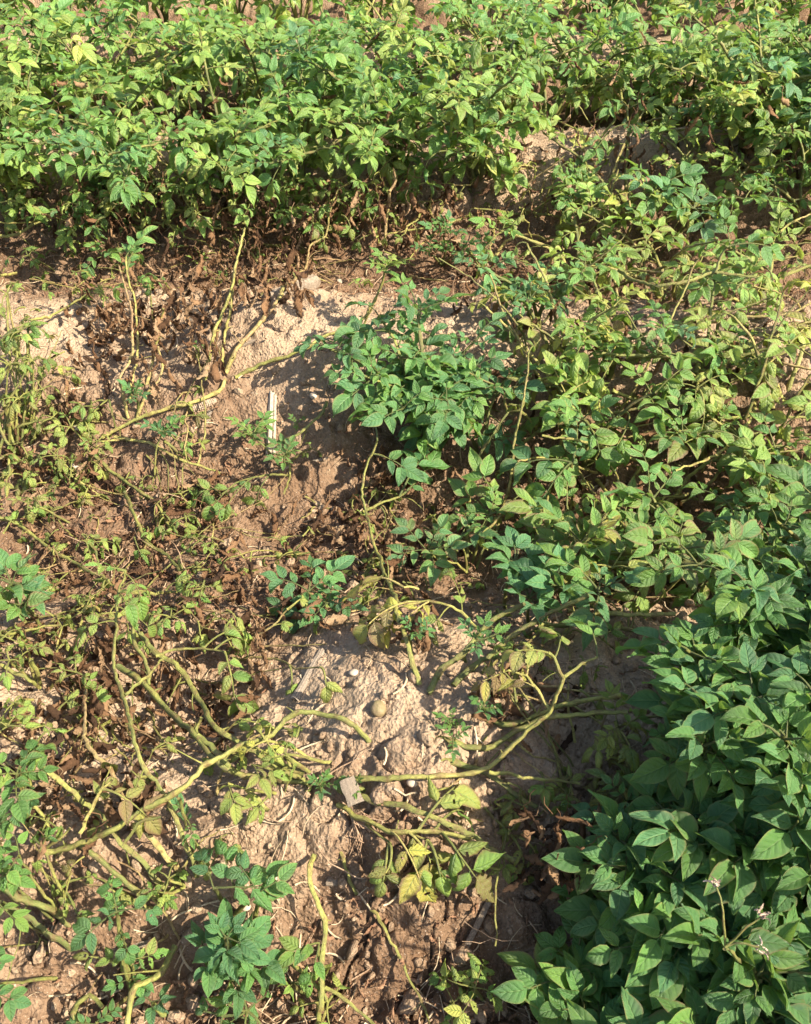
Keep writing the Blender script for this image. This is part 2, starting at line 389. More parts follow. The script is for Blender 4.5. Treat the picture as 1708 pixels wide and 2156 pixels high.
LIB = {'healthy': [leaflet_mesh(W=U(0.42, 0.57), fold=U(0.08, 0.42), droop=U(0.1, 1.1), wave=U(0.03, 0.08)) for _ in range(22)],
       'flat': [leaflet_mesh(W=U(0.50, 0.66), fold=U(0.0, 0.25), droop=U(0.3, 1.0), wave=U(0.02, 0.06), serr=U(0, 0.05)) for _ in range(8)],
       'sick': [leaflet_mesh(W=U(0.42, 0.66), fold=U(-0.1, 0.3), droop=U(0.6, 1.9), wave=U(0.05, 0.12), ragged=U(0.1, 0.5), curl=U(0.0, 0.5), holes=rnd.choice((0, 0, 1, 2))) for _ in range(14)],
       'ragged': [leaflet_mesh(W=U(0.6, 0.8), fold=U(-0.1, 0.15), droop=U(0.4, 1.2), wave=U(0.04, 0.1), ragged=U(0.35, 0.75), curl=U(0.0, 0.3), holes=rnd.choice((2, 3, 4)), nu=8, nv=12) for _ in range(8)],
       'sprig': [leaflet_mesh(W=U(0.42, 0.56), fold=U(0.05, 0.35), droop=U(-0.2, 0.7), wave=U(0.02, 0.06), serr=U(0.12, 0.22), nu=4) for _ in range(8)]}

def dead_geo(rs, L=1.0, W=None):
    """a shrivelled leaf: a ragged strip rolled along its length, twisted and crumpled"""
    V, F = [], []; nu, nv = 8, 16; pos = Vector((0, 0, 0)); ang = rs.uniform(-0.3, 0.3); az = 0; tw = 0
    cu = rs.uniform(1.0, 2.8)*rs.choice((-1, 1)); k = rs.uniform(-2.2, 2.2); W = W or rs.uniform(0.26, 0.62); kt = rs.uniform(-2.5, 2.5)
    ed = [[1-0.55*rs.random()**1.6 for _ in range(nv+1)] for _ in range(2)]
    for j in range(nv+1):
        v = j/nv; wd = 0.5*W*L*max(0.06, math.sin(PI*min(1, v*0.95+0.04)))**0.7*rs.uniform(0.8, 1.1)
        ang += k/nv+rs.gauss(0, 0.17); az += rs.gauss(0, 0.12); tw += kt/nv+rs.gauss(0, 0.15); ds = 0.85*L/nv
        pos = pos+Vector((math.sin(az)*ds, math.cos(ang)*ds, math.sin(ang)*ds))
        nrm = Vector((0, -math.sin(ang), math.cos(ang))); sx = Vector((1, 0, 0)); c, s = math.cos(tw), math.sin(tw)
        X = sx*c+nrm*s; N = nrm*c-sx*s; cj = cu*rs.uniform(0.7, 1.3)
        for i in range(nu+1):
            q = 2*i/nu-1; R = wd/abs(cj); e = ed[0 if q < 0 else 1][j] if abs(q) == 1 else 1
            cr = rs.gauss(0, 0.014)*L+0.018*L*(1 if (i+j//2) % 2 else -1)*(abs(q) < 1)
            V.append(pos+X*(R*math.sin(abs(cj)*q*e))+N*(R*(1-math.cos(cj*q*e))*(1 if cj > 0 else -1)+cr))
    for j in range(nv):
        for i in range(nu):
            if rs.random() < 0.03: continue
            a = j*(nu+1)+i; F.append((a, a+1, a+nu+2, a+nu+1))
    return V, F
def dead_mesh(stalk):
    V, F = dead_geo(rnd)
    if stalk:
        UV = [(0, 0)]*len(V)
        pts = [Vector((0, 0, 0)), Vector((U(-.06, .06), -0.2, U(-.05, .1))), Vector((U(-.12, .12), -0.36, U(-.1, .2))), Vector((U(-.2, .2), -0.5, U(-.1, .25)))]
        tube_geo(catmull(pts, 0.15), lambda q: 0.011+0.006*q, 4, 0, rnd, False, 0, V, F, UV)
    return mesh('withered_leaf', V, F, M_DEAD)
DEADS = [dead_mesh(k % 2 == 0) for k in range(24)]; LOOSE = [dead_mesh(False) for _ in range(14)]

class Tpl: pass
def template(kind, rs, npair=None, L=None):
    T = Tpl(); T.kind = kind
    L = L or {'healthy': U(0.072, 0.10), 'sick': U(0.07, 0.11), 'sprig': U(0.03, 0.045), 'ragged': U(0.06, 0.09), 'mini': U(0.03, 0.05), 'tuft': U(0.022, 0.035)}[kind]
    npair = npair if npair is not None else rs.choice((2, 2, 3))
    drop = {'healthy': U(0.5, 1.2), 'sick': U(0.8, 2.0), 'sprig': U(0.0, 0.7), 'ragged': U(0.6, 1.5), 'mini': U(0.4, 2.2), 'tuft': U(0.0, 0.6)}[kind]
    pts = [Vector((0, 0, 0))]; ang = 0.25; az = 0; N = 8; A = [(ang, az)]
    for i in range(N):
        ang -= drop/N; az += U(-0.09, 0.09)
        pts.append(pts[-1]+Vector((math.sin(az)*math.cos(ang), math.cos(az)*math.cos(ang), math.sin(ang)))*(L/N)); A.append((ang, az))
    V, F, UV = tube_geo(pts, lambda q: 0.0021*(1.15-0.6*q), 5, 0, rs)
    T.mesh = mesh('leaf_rachis', V, F, M_STEM, UV)
    T.items = []
    k0 = {'sprig': 0.024, 'mini': 0.034, 'tuft': 0.046}.get(kind, 0.058)
    def put(i, yaw, size, pool):
        ang, az = A[i]
        M = Matrix.Translation(pts[i]) @ Euler((ang, 0, -az), 'XYZ').to_matrix().to_4x4() @ Matrix.Rotation(yaw, 4, 'Z') @ Matrix.Rotation(U(-0.35, 0.25), 4, 'X') @ Matrix.Rotation(U(-0.35, 0.35), 4, 'Y') @ Matrix.Scale(size, 4)
        T.items.append((pool, M))
    pool = {'healthy': ('healthy', 'healthy', 'flat'), 'sick': ('sick', 'sick', 'flat', 'ragged'), 'sprig': ('sprig',), 'ragged': ('ragged', 'sick', 'flat'), 'mini': ('sick', 'sick', 'ragged'), 'tuft': ('healthy', 'healthy', 'flat')}[kind]
    put(N, U(-0.15, 0.15), k0*U(0.95, 1.15), rs.choice(pool))
    for q in range(npair):
        i = N-1-int(q*2.0)-(1 if q else 0); i = max(2, i)
        for s in (-1, 1):
            if kind in ('sick', 'ragged', 'mini') and rs.random() < 0.2: continue
            put(i, s*U(0.75, 1.15), k0*(0.92-0.2*q)*U(0.88, 1.1), rs.choice(pool))
    if kind == 'healthy' or kind == 'sprig':
        put(4, rs.choice((-1, 1))*U(0.9, 1.3), k0*0.34, 'flat' if kind == 'healthy' else 'sprig')
    return T
TPL = {'healthy': [template('healthy', rnd) for _ in range(16)], 'sick': [template('sick', rnd) for _ in range(14)],
       'tuft': [template('tuft', rnd, 1) for _ in range(10)],
       'mini': [template('mini', rnd, rnd.choice((1, 1, 2))) for _ in range(12)],
       'sprig': [template('sprig', rnd, 3) for _ in range(8)], 'ragged': [template('ragged', rnd) for _ in range(8)]}

def frame(f, up):
    f = f.normalized(); x = f.cross(up)
    if x.length < 1e-4: x = f.orthogonal()
    x.normalize(); z = x.cross(f); return Matrix((x, f, z)).transposed().to_4x4()
clampf = lambda a: max(0.0, min(1.0, a))
COUNT = [0, 0]
def joined(T):
    if hasattr(T, 'whole'): return T.whole
    V, F, UV = [], [], []
    for pool, LM in T.items:
        me = rnd.choice(LIB[pool]); b = len(V); V += [LM @ v.co for v in me.vertices]; u = [(0, 0)]*len(me.vertices)
        for l, d in zip(me.loops, me.uv_layers[0].data): u[l.vertex_index] = tuple(d.uv)
        UV += u; F += [tuple(i+b for i in p_.vertices) for p_ in me.polygons]
    b = len(V); V += [v.co.copy() for v in T.mesh.vertices]; UV += [(.5, 0)]*len(T.mesh.vertices); F += [tuple(i+b for i in p_.vertices) for p_ in T.mesh.polygons]
    T.whole = mesh('far_leaf', V, F, M_LEAF, UV); return T.whole
def put_leaf(plant, pos, az, el, kind, scale, tone, blot, rs, whole=False):
    f = Vector((math.cos(az)*math.cos(el), math.sin(az)*math.cos(el), math.sin(el)))
    up = Vector((rs.gauss(0.18, 0.22), rs.gauss(-0.12, 0.22), 1))
    M = Matrix.Translation(pos-plant['_b']) @ frame(f, up) @ Matrix.Scale(scale, 4)
    T = rs.choice(TPL[kind])
    if whole:                       # far off: rachis and leaflets joined in one leaf
        o = link('leaf', joined(T), plant['_o'], mtx=M); o.color = (clampf(tone+rs.gauss(0, .09)), blot, clampf(rs.gauss(0.5, .15)), 1); COUNT[0] += 1; return o
    o = link('leaf', T.mesh, plant['_o'], mtx=M); o.color = (clampf(0.12+tone*0.75), blot*0.5, 0.5, 1); COUNT[0] += 1
    base = clampf(tone+rs.gauss(0, 0.07)); bri = clampf(rs.gauss(0.5, 0.15))
    for pool, LM in T.items:
        c = link('leaflet', rs.choice(LIB[pool]), o, mtx=LM); COUNT[1] += 1
        c.color = (clampf(base+rs.gauss(0, 0.06)), clampf(blot+rs.gauss(0, 0.12)) if blot > 0.02 else 0.0, clampf(bri+rs.gauss(0, 0.12)), 1)
    return o

# ------------------------------------------------------------------ plants
PLANTS = []
def plant(base, label, group=None, name='potato_plant', cat='potato plant'):
    o = bpy.data.objects.new(name, None); C.objects.link(o); o.location = base; o.empty_display_size = 0.05
    tag(o, label, cat, group); d = {'_o': o, '_b': Vector(base)}; PLANTS.append(d); return d
def stem_obj(pl, pts, r0, r1, tone, blot=0.4, sides=9, stubs=True, rs=rnd, name='stem', node=0.055, step=0.012):
    P = catmull(pts, step)
    P = [q+Vector((rs.gauss(0, .0008), rs.gauss(0, .0008), rs.gauss(0, .0008))) for q in P]
    V, F, UV = tube_geo(P, lambda q: r0+(r1-r0)*q, sides, node, rs, stubs, 0.17, origin=pl['_b'])
    me = mesh('stem', V, F, M_STEM, UV); me.attributes.new('node', 'FLOAT', 'POINT').data.foreach_set('value', np.array(NB[-len(V):], dtype=np.float32))
    o = link(name, me, pl['_o']); o.color = (clampf(tone), blot, clampf(rs.gauss(0.5, 0.12)), 1); return P, o

def bush(base, label, n=4, h=0.34, spread=0.2, lean=(0, 0), tone=0.2, blot=0.0, size=1.0, bare=0.3, per=8, kind='healthy', kind2=None, mix=0.0, group=None, stone=0.3, r=0.0055, seed=None, tonej=0.1, name='potato_plant', cat='potato plant', azr=None, tips=3, tipk=None, whole=False):
    rs = random.Random(seed if seed is not None else int(base.x*7919+base.y*104729) & 0xffff)
    b = Vector((base.x, base.y, g1(base.x, base.y)-0.01)); pl = plant(b, label, group, name, cat)
    a0 = rs.uniform(0, 6.28)
    for i in range(n):
        az = a0+2*PI*i/n+rs.uniform(-0.5, 0.5) if azr is None else rs.uniform(*azr)
        rr = spread*rs.uniform(0.55, 1.15)
        tx = b.x+lean[0]+rr*math.cos(az); ty = b.y+lean[1]+rr*math.sin(az)
        hh = h*rs.uniform(0.72, 1.12)*(1-0.25*min(1, rr/0.5)); zt = g1(tx, ty)*0.6+b.z*0.4+hh
        p1 = b+Vector(((tx-b.x)*0.22, (ty-b.y)*0.22, hh*0.62)); p2 = b+Vector(((tx-b.x)*0.65, (ty-b.y)*0.65, (zt-b.z)*0.86)); p3 = Vector((tx, ty, zt))
        off = Vector((rs.uniform(-.012, .012), rs.uniform(-.012, .012), 0))
        P, so = stem_obj(pl, [b+off, p1+off, p2, p3], r*rs.uniform(0.85, 1.2), r*0.45, stone+rs.uniform(-0.12, 0.2), 0.3, 7, False, rs, step=0.02)
        saz = math.atan2(ty-b.y, tx-b.x); m = len(P)
        pt = clampf(tone+rs.gauss(0, tonej))
        for k in range(per):
            t = bare+(1-bare)*(k+rs.uniform(0.2, 0.8))/per; pos = P[min(m-1, int(t*(m-1)))]
            la = saz+k*2.4+rs.uniform(-0.5, 0.5); el = rs.uniform(0.05, 0.75)
            kk = kind2 if kind2 and rs.random() < mix else kind
            old = (1-t)
            put_leaf(pl, pos, la, el, kk, size*rs.uniform(0.8, 1.2)*(1.05-0.2*t), clampf(pt+old*0.25*(tone+0.1)), clampf(blot*(0.6+old)), rs, whole)
        for k in range(tips):
            put_leaf(pl, p3-(p3-p2).normalized()*0.008*k, saz+k*2.4+rs.uniform(-.4, .4), rs.uniform(0.2, 1.05), tipk or 'healthy', size*rs.uniform(0.55, 0.85)*(1.25 if tipk else 1), clampf(pt-0.06), blot*0.4, rs, whole)
    return pl

def traced(pl, pts, r0, r1, tone, hs, leaves=(), blot=0.4, rs=rnd, stubs=True, node=0.05):
    """a stem through places in the photograph, hs = heights above the soil at start, middle and end (or one per point)"""
    m = len(pts); W = []
    for i, q in enumerate(pts):
        t = i/(m-1)
        if len(hs) == m: h = hs[i]
        else: h = hs[0]+(hs[1]-hs[0])*min(1, t*2) if t < 0.5 else hs[1]+(hs[2]-hs[1])*(t*2-1)
        W.append(at(q[0], q[1], h))
    r0 *= 0.55; r1 *= 0.50
    P, o = stem_obj(pl, W, r0, r1, tone, blot, 10, stubs, rs, node=node, step=0.008)
    n = len(P)
    for (t, kind, sc, lt, lb) in leaves:
        i = min(n-1, int(t*(n-1))); tn = P[min(n-1, i+2)]-P[max(0, i-2)]; a = math.atan2(tn.y, tn.x)
        put_leaf(pl, P[i], a+rs.choice((-1, 1))*rs.uniform(0.3, 1.3), rs.uniform(0.0, 0.7), kind, sc, lt, lb, rs)
    return P
def cluster(pl, px, py, h, n, kind, sc, tone, blot, rs=rnd, el=(0.1, 0.9), az=None):
    """leaves springing from one shoot tip"""
    q = at(px, py, h); a0 = rs.uniform(0, 6.28)
    if kind == 'sick': kind, sc = 'mini', sc*0.9
    elif kind == 'ragged': sc *= 0.62
    elif kind == 'healthy': sc *= 0.7
    elif kind == 'sprig': sc *= 0.62
    if h > .03:
        b = pl['_b']; v = Vector((b.x-q.x, b.y-q.y, 0)); v = v*min(1, .06/max(v.length, 1e-3)); g = Vector((q.x+v.x, q.y+v.y, 0)); g.z = g1(g.x, g.y)
        stem_obj(pl, [g, g.lerp(q, .55)+Vector((U(-.008, .008), U(-.008, .008), .008)), q], .0026, .0016, .35+tone*.4, .4, 6, False, rs, name='side_shoot')
    for k in range(n):
        a = a0+k*2*PI/n+rs.uniform(-.3, .3) if az is None else rs.uniform(*az)
        put_leaf(pl, q, a, rs.uniform(*el), kind, sc*rs.uniform(0.8, 1.15), clampf(tone+rs.gauss(0, .06)), blot, rs)
    return q
def shoot(pl, px, py, h, n, kind, sc, tone, blot=0.0, r=0.0035, stone=0.3, to=None, **kw):
    """an upright young shoot: its own short stem from the soil (or from place `to`) and a rosette of leaves"""
    if kind == 'healthy': kind = 'tuft'; sc *= 0.9; n += 2
    elif kind == 'ragged': sc *= 0.5
    else: sc *= 0.62
    top = at(px, py, h); b = Vector(to) if to else Vector((top.x+U(-.015, .015), top.y+U(-.01, .01), g1(top.x, top.y)))
    mid = b.lerp(top, 0.5)+Vector((U(-.008, .008), U(-.008, .008), 0))
    stem_obj(pl, [b, mid, top], r, r*0.6, stone, 0.2, 7, False, rnd)
    for k in range(n):
        put_leaf(pl, top, k*2.4+U(-.3, .3), U(0.05, 0.95), kind, sc*U(0.8, 1.15), clampf(tone+rnd.gauss(0, .05)), blot, rnd)

def ln(*a): return [(a[i], a[i+1]) for i in range(0, len(a), 2)]
def base_at(px, py):
    q = at(px, py); return Vector((q.x, q.y, g1(q.x, q.y)))

# ------------------------------------------------------------------ ground
def build_ground():
    ny, nx = 860, 760
    v = np.linspace(0, 1, ny)
    y = -1.2 + 0.0*v
    # rows of the mesh get coarser with distance
    yy = np.concatenate([np.linspace(-1.4, 0.12, 60, endpoint=False), 0.12+np.cumsum(np.geomspace(0.0023, 0.0125, ny-60))])
    u = np.linspace(-1, 1, nx); u = u*0.75+0.25*u**3
    half = 0.95+0.78*np.clip(yy, 0, None)
    X = u[None, :]*half[:, None]; Y = np.repeat(yy[:, None], nx, 1)
    Z = ground_base(X, Y)+ground_fine(X, Y)
    yw = Y+0.16*(vn(X*0.9, Y*0.3, 50)-0.5)
    dry = np.clip(0.5+0.5*np.cos(2*PI*(yw-ROW0)/ROW)*1.1+1.0*fbm(X*5, Y*5, 3, 91), 0, 1)
    co = np.stack([X, Y, Z], -1).reshape(-1, 3).astype(np.float32)
    i = np.arange((ny-1)*(nx-1)); r, c = i//(nx-1), i % (nx-1); a = r*nx+c
    quads = np.stack([a, a+1, a+nx+1, a+nx], 1).astype(np.int32)
    me = bpy.data.meshes.new('soil'); me.vertices.add(len(co)); me.vertices.foreach_set('co', co.ravel())
    me.loops.add(quads.size); me.loops.foreach_set('vertex_index', quads.ravel())
    me.polygons.add(len(quads)); me.polygons.foreach_set('loop_start', np.arange(0, quads.size, 4, dtype=np.int32)); me.polygons.foreach_set('loop_total', np.full(len(quads), 4, dtype=np.int32))
    me.update(calc_edges=True); me.polygons.foreach_set('use_smooth', np.ones(len(quads), dtype=bool))
    at_ = me.attributes.new('dry', 'FLOAT', 'POINT'); at_.data.foreach_set('value', dry.ravel().astype(np.float32))
    me.materials.append(M_SOIL); me.update()
    o = link('ridged_soil', me); tag(o, kind='structure')
    V = [(-60, -60, -0.16), (60, -60, -0.16), (60, 90, -0.16), (-60, 90, -0.16)]
    o = link('field_ground', mesh('field', V, [(0, 1, 2, 3)], M_SOIL, smooth=False)); tag(o, kind='structure')
build_ground()

# soil heights kept on a grid for the small things laid on it
GX, GY, GS_ = -2.4, 0.0, 0.005
_xx, _yy = np.meshgrid(GX+GS_*np.arange(960), GY+GS_*np.arange(740)); GRID = ground_base(_xx, _yy)+ground_fine(_xx, _yy)
def soil_z(x, y):
    fx = min(max((x-GX)/GS_, 0), 957.9); fy = min(max((y-GY)/GS_, 0), 737.9); i, j = int(fx), int(fy); fx -= i; fy -= j
    return float((GRID[j, i]*(1-fx)+GRID[j, i+1]*fx)*(1-fy)+(GRID[j+1, i]*(1-fx)+GRID[j+1, i+1]*fx)*fy)

def clods():
    rs = random.Random(3); V, F = [], []
    import itertools
    ico = [(-1, 0, 0), (1, 0, 0), (0, -1, 0), (0, 1, 0), (0, 0, 1), (0, 0, -1)]
    fs = [(0, 2, 4), (2, 1, 4), (1, 3, 4), (3, 0, 4), (2, 0, 5), (1, 2, 5), (3, 1, 5), (0, 3, 5)]
    # one subdivided octahedron reused for all crumbs
    bv = [Vector(p) for p in ico]; bf = []
    cache = {}
    def mid(a, b):
        k = (min(a, b), max(a, b))
        if k not in cache: bv.append(((bv[a]+bv[b])/2).normalized()); cache[k] = len(bv)-1
        return cache[k]
    for a, b, c in fs:
        x, y, z = mid(a, b), mid(b, c), mid(c, a); bf += [(a, x, z), (x, b, y), (z, y, c), (x, y, z)]
    for k in range(5200):
        y = 0.15+3.2*rs.random()**1.6; x = rs.uniform(-1, 1)*(0.3+0.55*y)
        s = 0.0022+0.010*rs.random()**4.0*(1 if rs.random() < 0.92 else 1.8)
        z = soil_z(x, y)
        R = Euler((rs.uniform(0, 6), rs.uniform(0, 6), rs.uniform(0, 6))).to_matrix(); sc = Vector((s*rs.uniform(.7, 1.4), s*rs.uniform(.7, 1.3), s*rs.uniform(.5, 1)))
        b = len(V)
        for q in bv:
            f = rs.uniform(0.72, 1.2); V.append(R @ Vector((q.x*sc.x*f, q.y*sc.y*f, q.z*sc.z*f))+Vector((x, y, z+s*0.15)))
        F += [(b+i, b+j, b+l) for i, j, l in bf]
    me = mesh('clods', V, F, M_SOIL, smooth=True)
    a = me.attributes.new('dry', 'FLOAT', 'POINT'); a.data.foreach_set('value', np.full(len(V), 0.8, dtype=np.float32))
    tag(link('soil_crumbs', me), kind='stuff')
clods()
# ------------------------------------------------------------------ plants, far rows first
G_FAR = 'potato plants of the closed far rows'
L_FAR = 'bushy green potato plant in the closed leafy canopy along the top edge'
G_A = 'potato plants of the row behind the bare soil'
for i in range(11):
    bush(Vector((-2.6+0.52*i+U(-.08, .08), 5.4+U(-.15, .15), 0)), L_FAR, n=5, h=U(.40, .48), spread=.36, tone=U(.35, .55), per=5, size=1.5, group=G_FAR, whole=True)
for i in range(11):
    bush(Vector((-2.4+0.48*i+U(-.06, .06), 4.7+U(-.12, .12), 0)), L_FAR, n=5, h=U(.36, .44), spread=.32, tone=U(.3, .5), blot=U(0, .25), per=5, size=1.3, kind2='sick', mix=.25, group=G_FAR, whole=True)
for i in range(16):
    bush(Vector((-2.2+0.30*i+U(-.06, .06), 3.95+U(-.12, .12), 0)), L_FAR, n=5, h=U(.34, .42), spread=.28, tone=U(.3, .5), blot=U(0, .25), per=6, size=1.2, kind2='sick', mix=.25, group=G_FAR, whole=True)
for i in range(15):
    bush(Vector((-1.95+0.28*i+U(-.06, .06), 3.30+U(-.16, .16), 0)), L_FAR, n=5, h=U(.38, .48), spread=.28, tone=U(.3, .5), blot=U(0, .25), per=7, size=1.12, kind2='sick', mix=.25, group=G_FAR)
AL = {2: 'leafy yellowing plant of the far row at the left edge, above the long pale stem', 3: 'leafy plant of the far row directly above the hanging withered leaves at the left',
      4: 'leafy plant of the far row above the bent pale stems lying at its foot', 5: 'leafy plant of the far row just left of the dried upright tan stalk', 6: 'leafy plant of the far row straight above the dried upright tan stalk',
      7: 'leafy plant of the far row above the young feathery bright green plant', 10: 'leafy plant of the far row right of the lumpy soil patch'}
xs = [-1.62+0.262*i for i in range(14)]
for i, x in enumerate(xs):
    gap = 0.46 < x < 0.98
    x += U(-.04, .04)
    if gap:
        bush(Vector((x, 3.04+U(-.03, .05), 0)), 'half bare potato plant with pale stems above the lumpy soil patch at upper right', n=4, h=.24, spread=.24, lean=(0, .08), tone=.48, blot=.45, per=5, bare=.55, kind='sick', mix=0, stone=.45, size=.95, group='half bare plants behind the upper right soil patch')
    else:
        lab = AL.get(i); bush(Vector((x, 2.56+U(-.07, .07)+(.08 if x > .9 else 0), 0)), lab or ('leafy potato plant of the far row just off the left side' if x < 0 else 'leafy potato plant of the far row just off the right side'),
             n=6, h=U(.34, .45), spread=.32, lean=(U(-.05, .05)+(-.06 if .2 < x < .45 else .05 if 1 < x < 1.2 else 0), U(-.18, -.04)), tone=U(.30, .52), blot=U(.05, .35), per=10, bare=.12, size=.98, kind2='sick', mix=.35, group=G_A)

for i in range(15):
    x = -1.75+.25*i
    if .42 < x < 1.0: continue
    bush(Vector((x+U(-.06, .06), 2.95+U(-.1, .1), 0)), L_FAR, n=5, h=U(.28, .40), spread=.32, lean=(U(-.08, .08), U(-.1, .1)), tone=U(.3, .52), blot=U(.05, .35), per=8, bare=.2, size=1.05, kind2='sick', mix=.35, group=G_FAR)

# dark bush at the right end of the far row
bush(base_at(1640, 330), 'dark green potato bush with shaded hollow beside the upper right soil patch', n=5, h=.36, spread=.22, tone=.18, blot=.05, per=8, size=1.05)

# ---- second row, right of the bare soil
bush(base_at(890, 905), 'dark green healthy bush standing alone in the middle of the field', n=9, h=.18, spread=.16, lean=(-.02, 0), tone=.09, blot=.12, per=8, bare=.3, size=.9, stone=.25, tonej=.07, seed=11)
bush(base_at(1000, 960), 'low dark green potato plant at the near right foot of the middle bush', n=2, h=.12, spread=.09, tone=.10, blot=.15, per=4, bare=.3, size=.95, stone=.3, tonej=.04)
bush(base_at(1130, 690), 'potato plant with small deep green tops behind the middle bush', n=3, h=.14, spread=.12, lean=(-.02, .03), tone=.12, blot=.15, per=5, bare=.3, size=.75, kind2='sick', mix=.3)
SPR = 'sprawling potato plant with spotted pale green leaves in the right hand tangle'
TL = ['pale green spotted plant just below the upper right soil patch', 'leafy spotted plant below the right part of the upper right soil patch', 'spotted plant at the right edge below the dark shaded hollow', 'spotted plant right of the feathery bright green young plant', 'spotted plant under the forked pale stem in the right hand tangle', 'pale spotted plant at the right edge beside the forked pale stem', None, 'darker green plant right of the yellowing brown spotted plant', 'pale green spotted plant above the thick stems crossing the right hand gap', 'pale sparse plant at the right edge above the long horizontal stem', None, 'spotted plant standing over the forked thick stem of the right hand gap', 'sparse pale plant at the right edge below the long horizontal stem']
GS = 'sprawling spotted plants of the right hand tangle'
for (px, py, n, h, sp, tn, bl, sz, lb) in (
    (1300, 470, 4, .18, .24, .36, .35, .95, SPR), (1500, 460, 5, .20, .26, .32, .25, 1.0, SPR), (1680, 500, 4, .22, .22, .36, .3, 1.0, SPR),
    (1210, 600, 4, .16, .20, .36, .45, .9, SPR), (1400, 640, 4, .16, .24, .42, .55, .95, SPR), (1600, 640, 4, .18, .22, .36, .45, .95, SPR),
    (1170, 800, 3, .15, .15, .65, .55, .85, 'yellowing potato plant with brown spotted leaves right of the middle bush'),
    (1290, 790, 3, .17, .17, .22, .3, .9, SPR), (1470, 810, 4, .16, .22, .42, .5, .95, SPR), (1660, 860, 3, .15, .22, .46, .5, .95, SPR),
    (1230, 980, 3, .20, .11, .13, .2, 1.0, 'potato plant with upright pale stems and large drooping dark leaves near the centre right'),
    (1480, 980, 3, .15, .16, .35, .45, .95, SPR), (1640, 1030, 3, .14, .2, .46, .5, .9, SPR)):
    lb = TL.pop(0) or lb
    bush(base_at(px, py), lb, n=n, h=h, spread=sp, tone=tn+.09, blot=bl, per=4, bare=.45, size=sz, kind='sick', kind2='healthy', mix=.35, stone=.4, group=GS)
SL = ['brown spotted plant with broad leaves beside the yellow ragged leaves', 'broad leaved spotted plant behind the top of the lower right thicket', 'spotted plant right of centre behind the lower right thicket', 'spotted plant at the right edge just behind the lower right thicket']
SP2 = 'potato plant with broad brown spotted leaves just above the dense lower right bushes'
for (px, py, n, h, sp, tn, bl) in ((1210, 1200, 3, .13, .11, .42, .6), (1430, 1240, 3, .15, .14, .25, .45), (1590, 1200, 4, .17, .16, .27, .35), (1700, 1270, 4, .19, .14, .22, .25)):
    bush(base_at(px, py), SL.pop(0), n=n, h=h, spread=sp, tone=tn, blot=bl, per=5, bare=.4, size=1.0, kind='healthy', kind2='sick', mix=.45, stone=.4, group='spotted plants above the lower right bushes')

# ---- near row, dense healthy bushes at lower right
DBL = ['dense blue green potato bush at the upper left of the thicket, over low olive stems', 'tall blue green potato bush in the upper middle of the lower right thicket', 'blue green potato bush at the right edge, topmost of the lower right thicket', 'dense potato bush in the thicket right of the half withered yellow spotted plant', 'dense potato bush in the middle of the lower right thicket behind the wilted flowers', 'blue green potato bush at the right edge, level with the half withered plant', 'low shaded potato bush at the left fringe of the lower right thicket', 'dense potato bush directly left of the wilted flowers', 'dense potato bush directly beneath the three wilted flowers', 'dense potato bush at the right edge beside the wilted flowers', 'lowest leftmost small potato bush of the thicket near the bottom edge', 'dense potato bush on the bottom edge below and left of the wilted flowers', 'dense potato bush on the bottom edge straight below the wilted flowers', 'dense potato bush filling the bottom right corner']
DB = 'blue green potato bush just off the right side of the lower right thicket'
GD = 'dense bushes of the lower right corner'
for (px, py, n, h, sp, tn, sz) in ((1500, 1560, 8, .22, .11, .08, 1.0), (1650, 1560, 9, .27, .13, .06, 1.08), (1800, 1580, 9, .30, .14, .07, 1.1),
    (1500, 1760, 9, .24, .11, .06, 1.08), (1660, 1790, 9, .28, .12, .05, 1.12), (1820, 1820, 9, .30, .13, .06, 1.12),
    (1370, 1960, 8, .15, .09, .05, 1.0), (1500, 2040, 9, .22, .11, .05, 1.1), (1680, 2050, 9, .25, .12, .06, 1.12), (1860, 2080, 9, .26, .12, .06, 1.1),
    (1270, 2170, 7, .12, .08, .08, .95), (1430, 2230, 8, .17, .10, .06, 1.05), (1640, 2280, 8, .20, .11, .07, 1.05), (1850, 2320, 8, .22, .11, .07, 1.1)):
    bush(base_at(px, py), DBL.pop(0), n=n, h=h, spread=sp, tone=tn+.10, blot=.14, per=7, bare=.35, tips=8, tipk='tuft', size=sz*.84, stone=.2, group=GD, tonej=.06)
bush(base_at(1330, 1690), 'half withered potato plant with yellow and brown curled leaves left of the lower right thicket', n=4, h=.11, spread=.09, lean=(-.0, 0), tone=.5, blot=.75, per=5, bare=.3, size=.6, kind='ragged', kind2='sick', mix=.5, stone=.5)
for (px, py) in ((1950, 1500), (1960, 1780), (1980, 2080)):
    bush(base_at(px+40, py), DB, n=5, h=.32, spread=.14, tone=.06, per=6, bare=.3, size=1.2, stone=.2, group=GD)

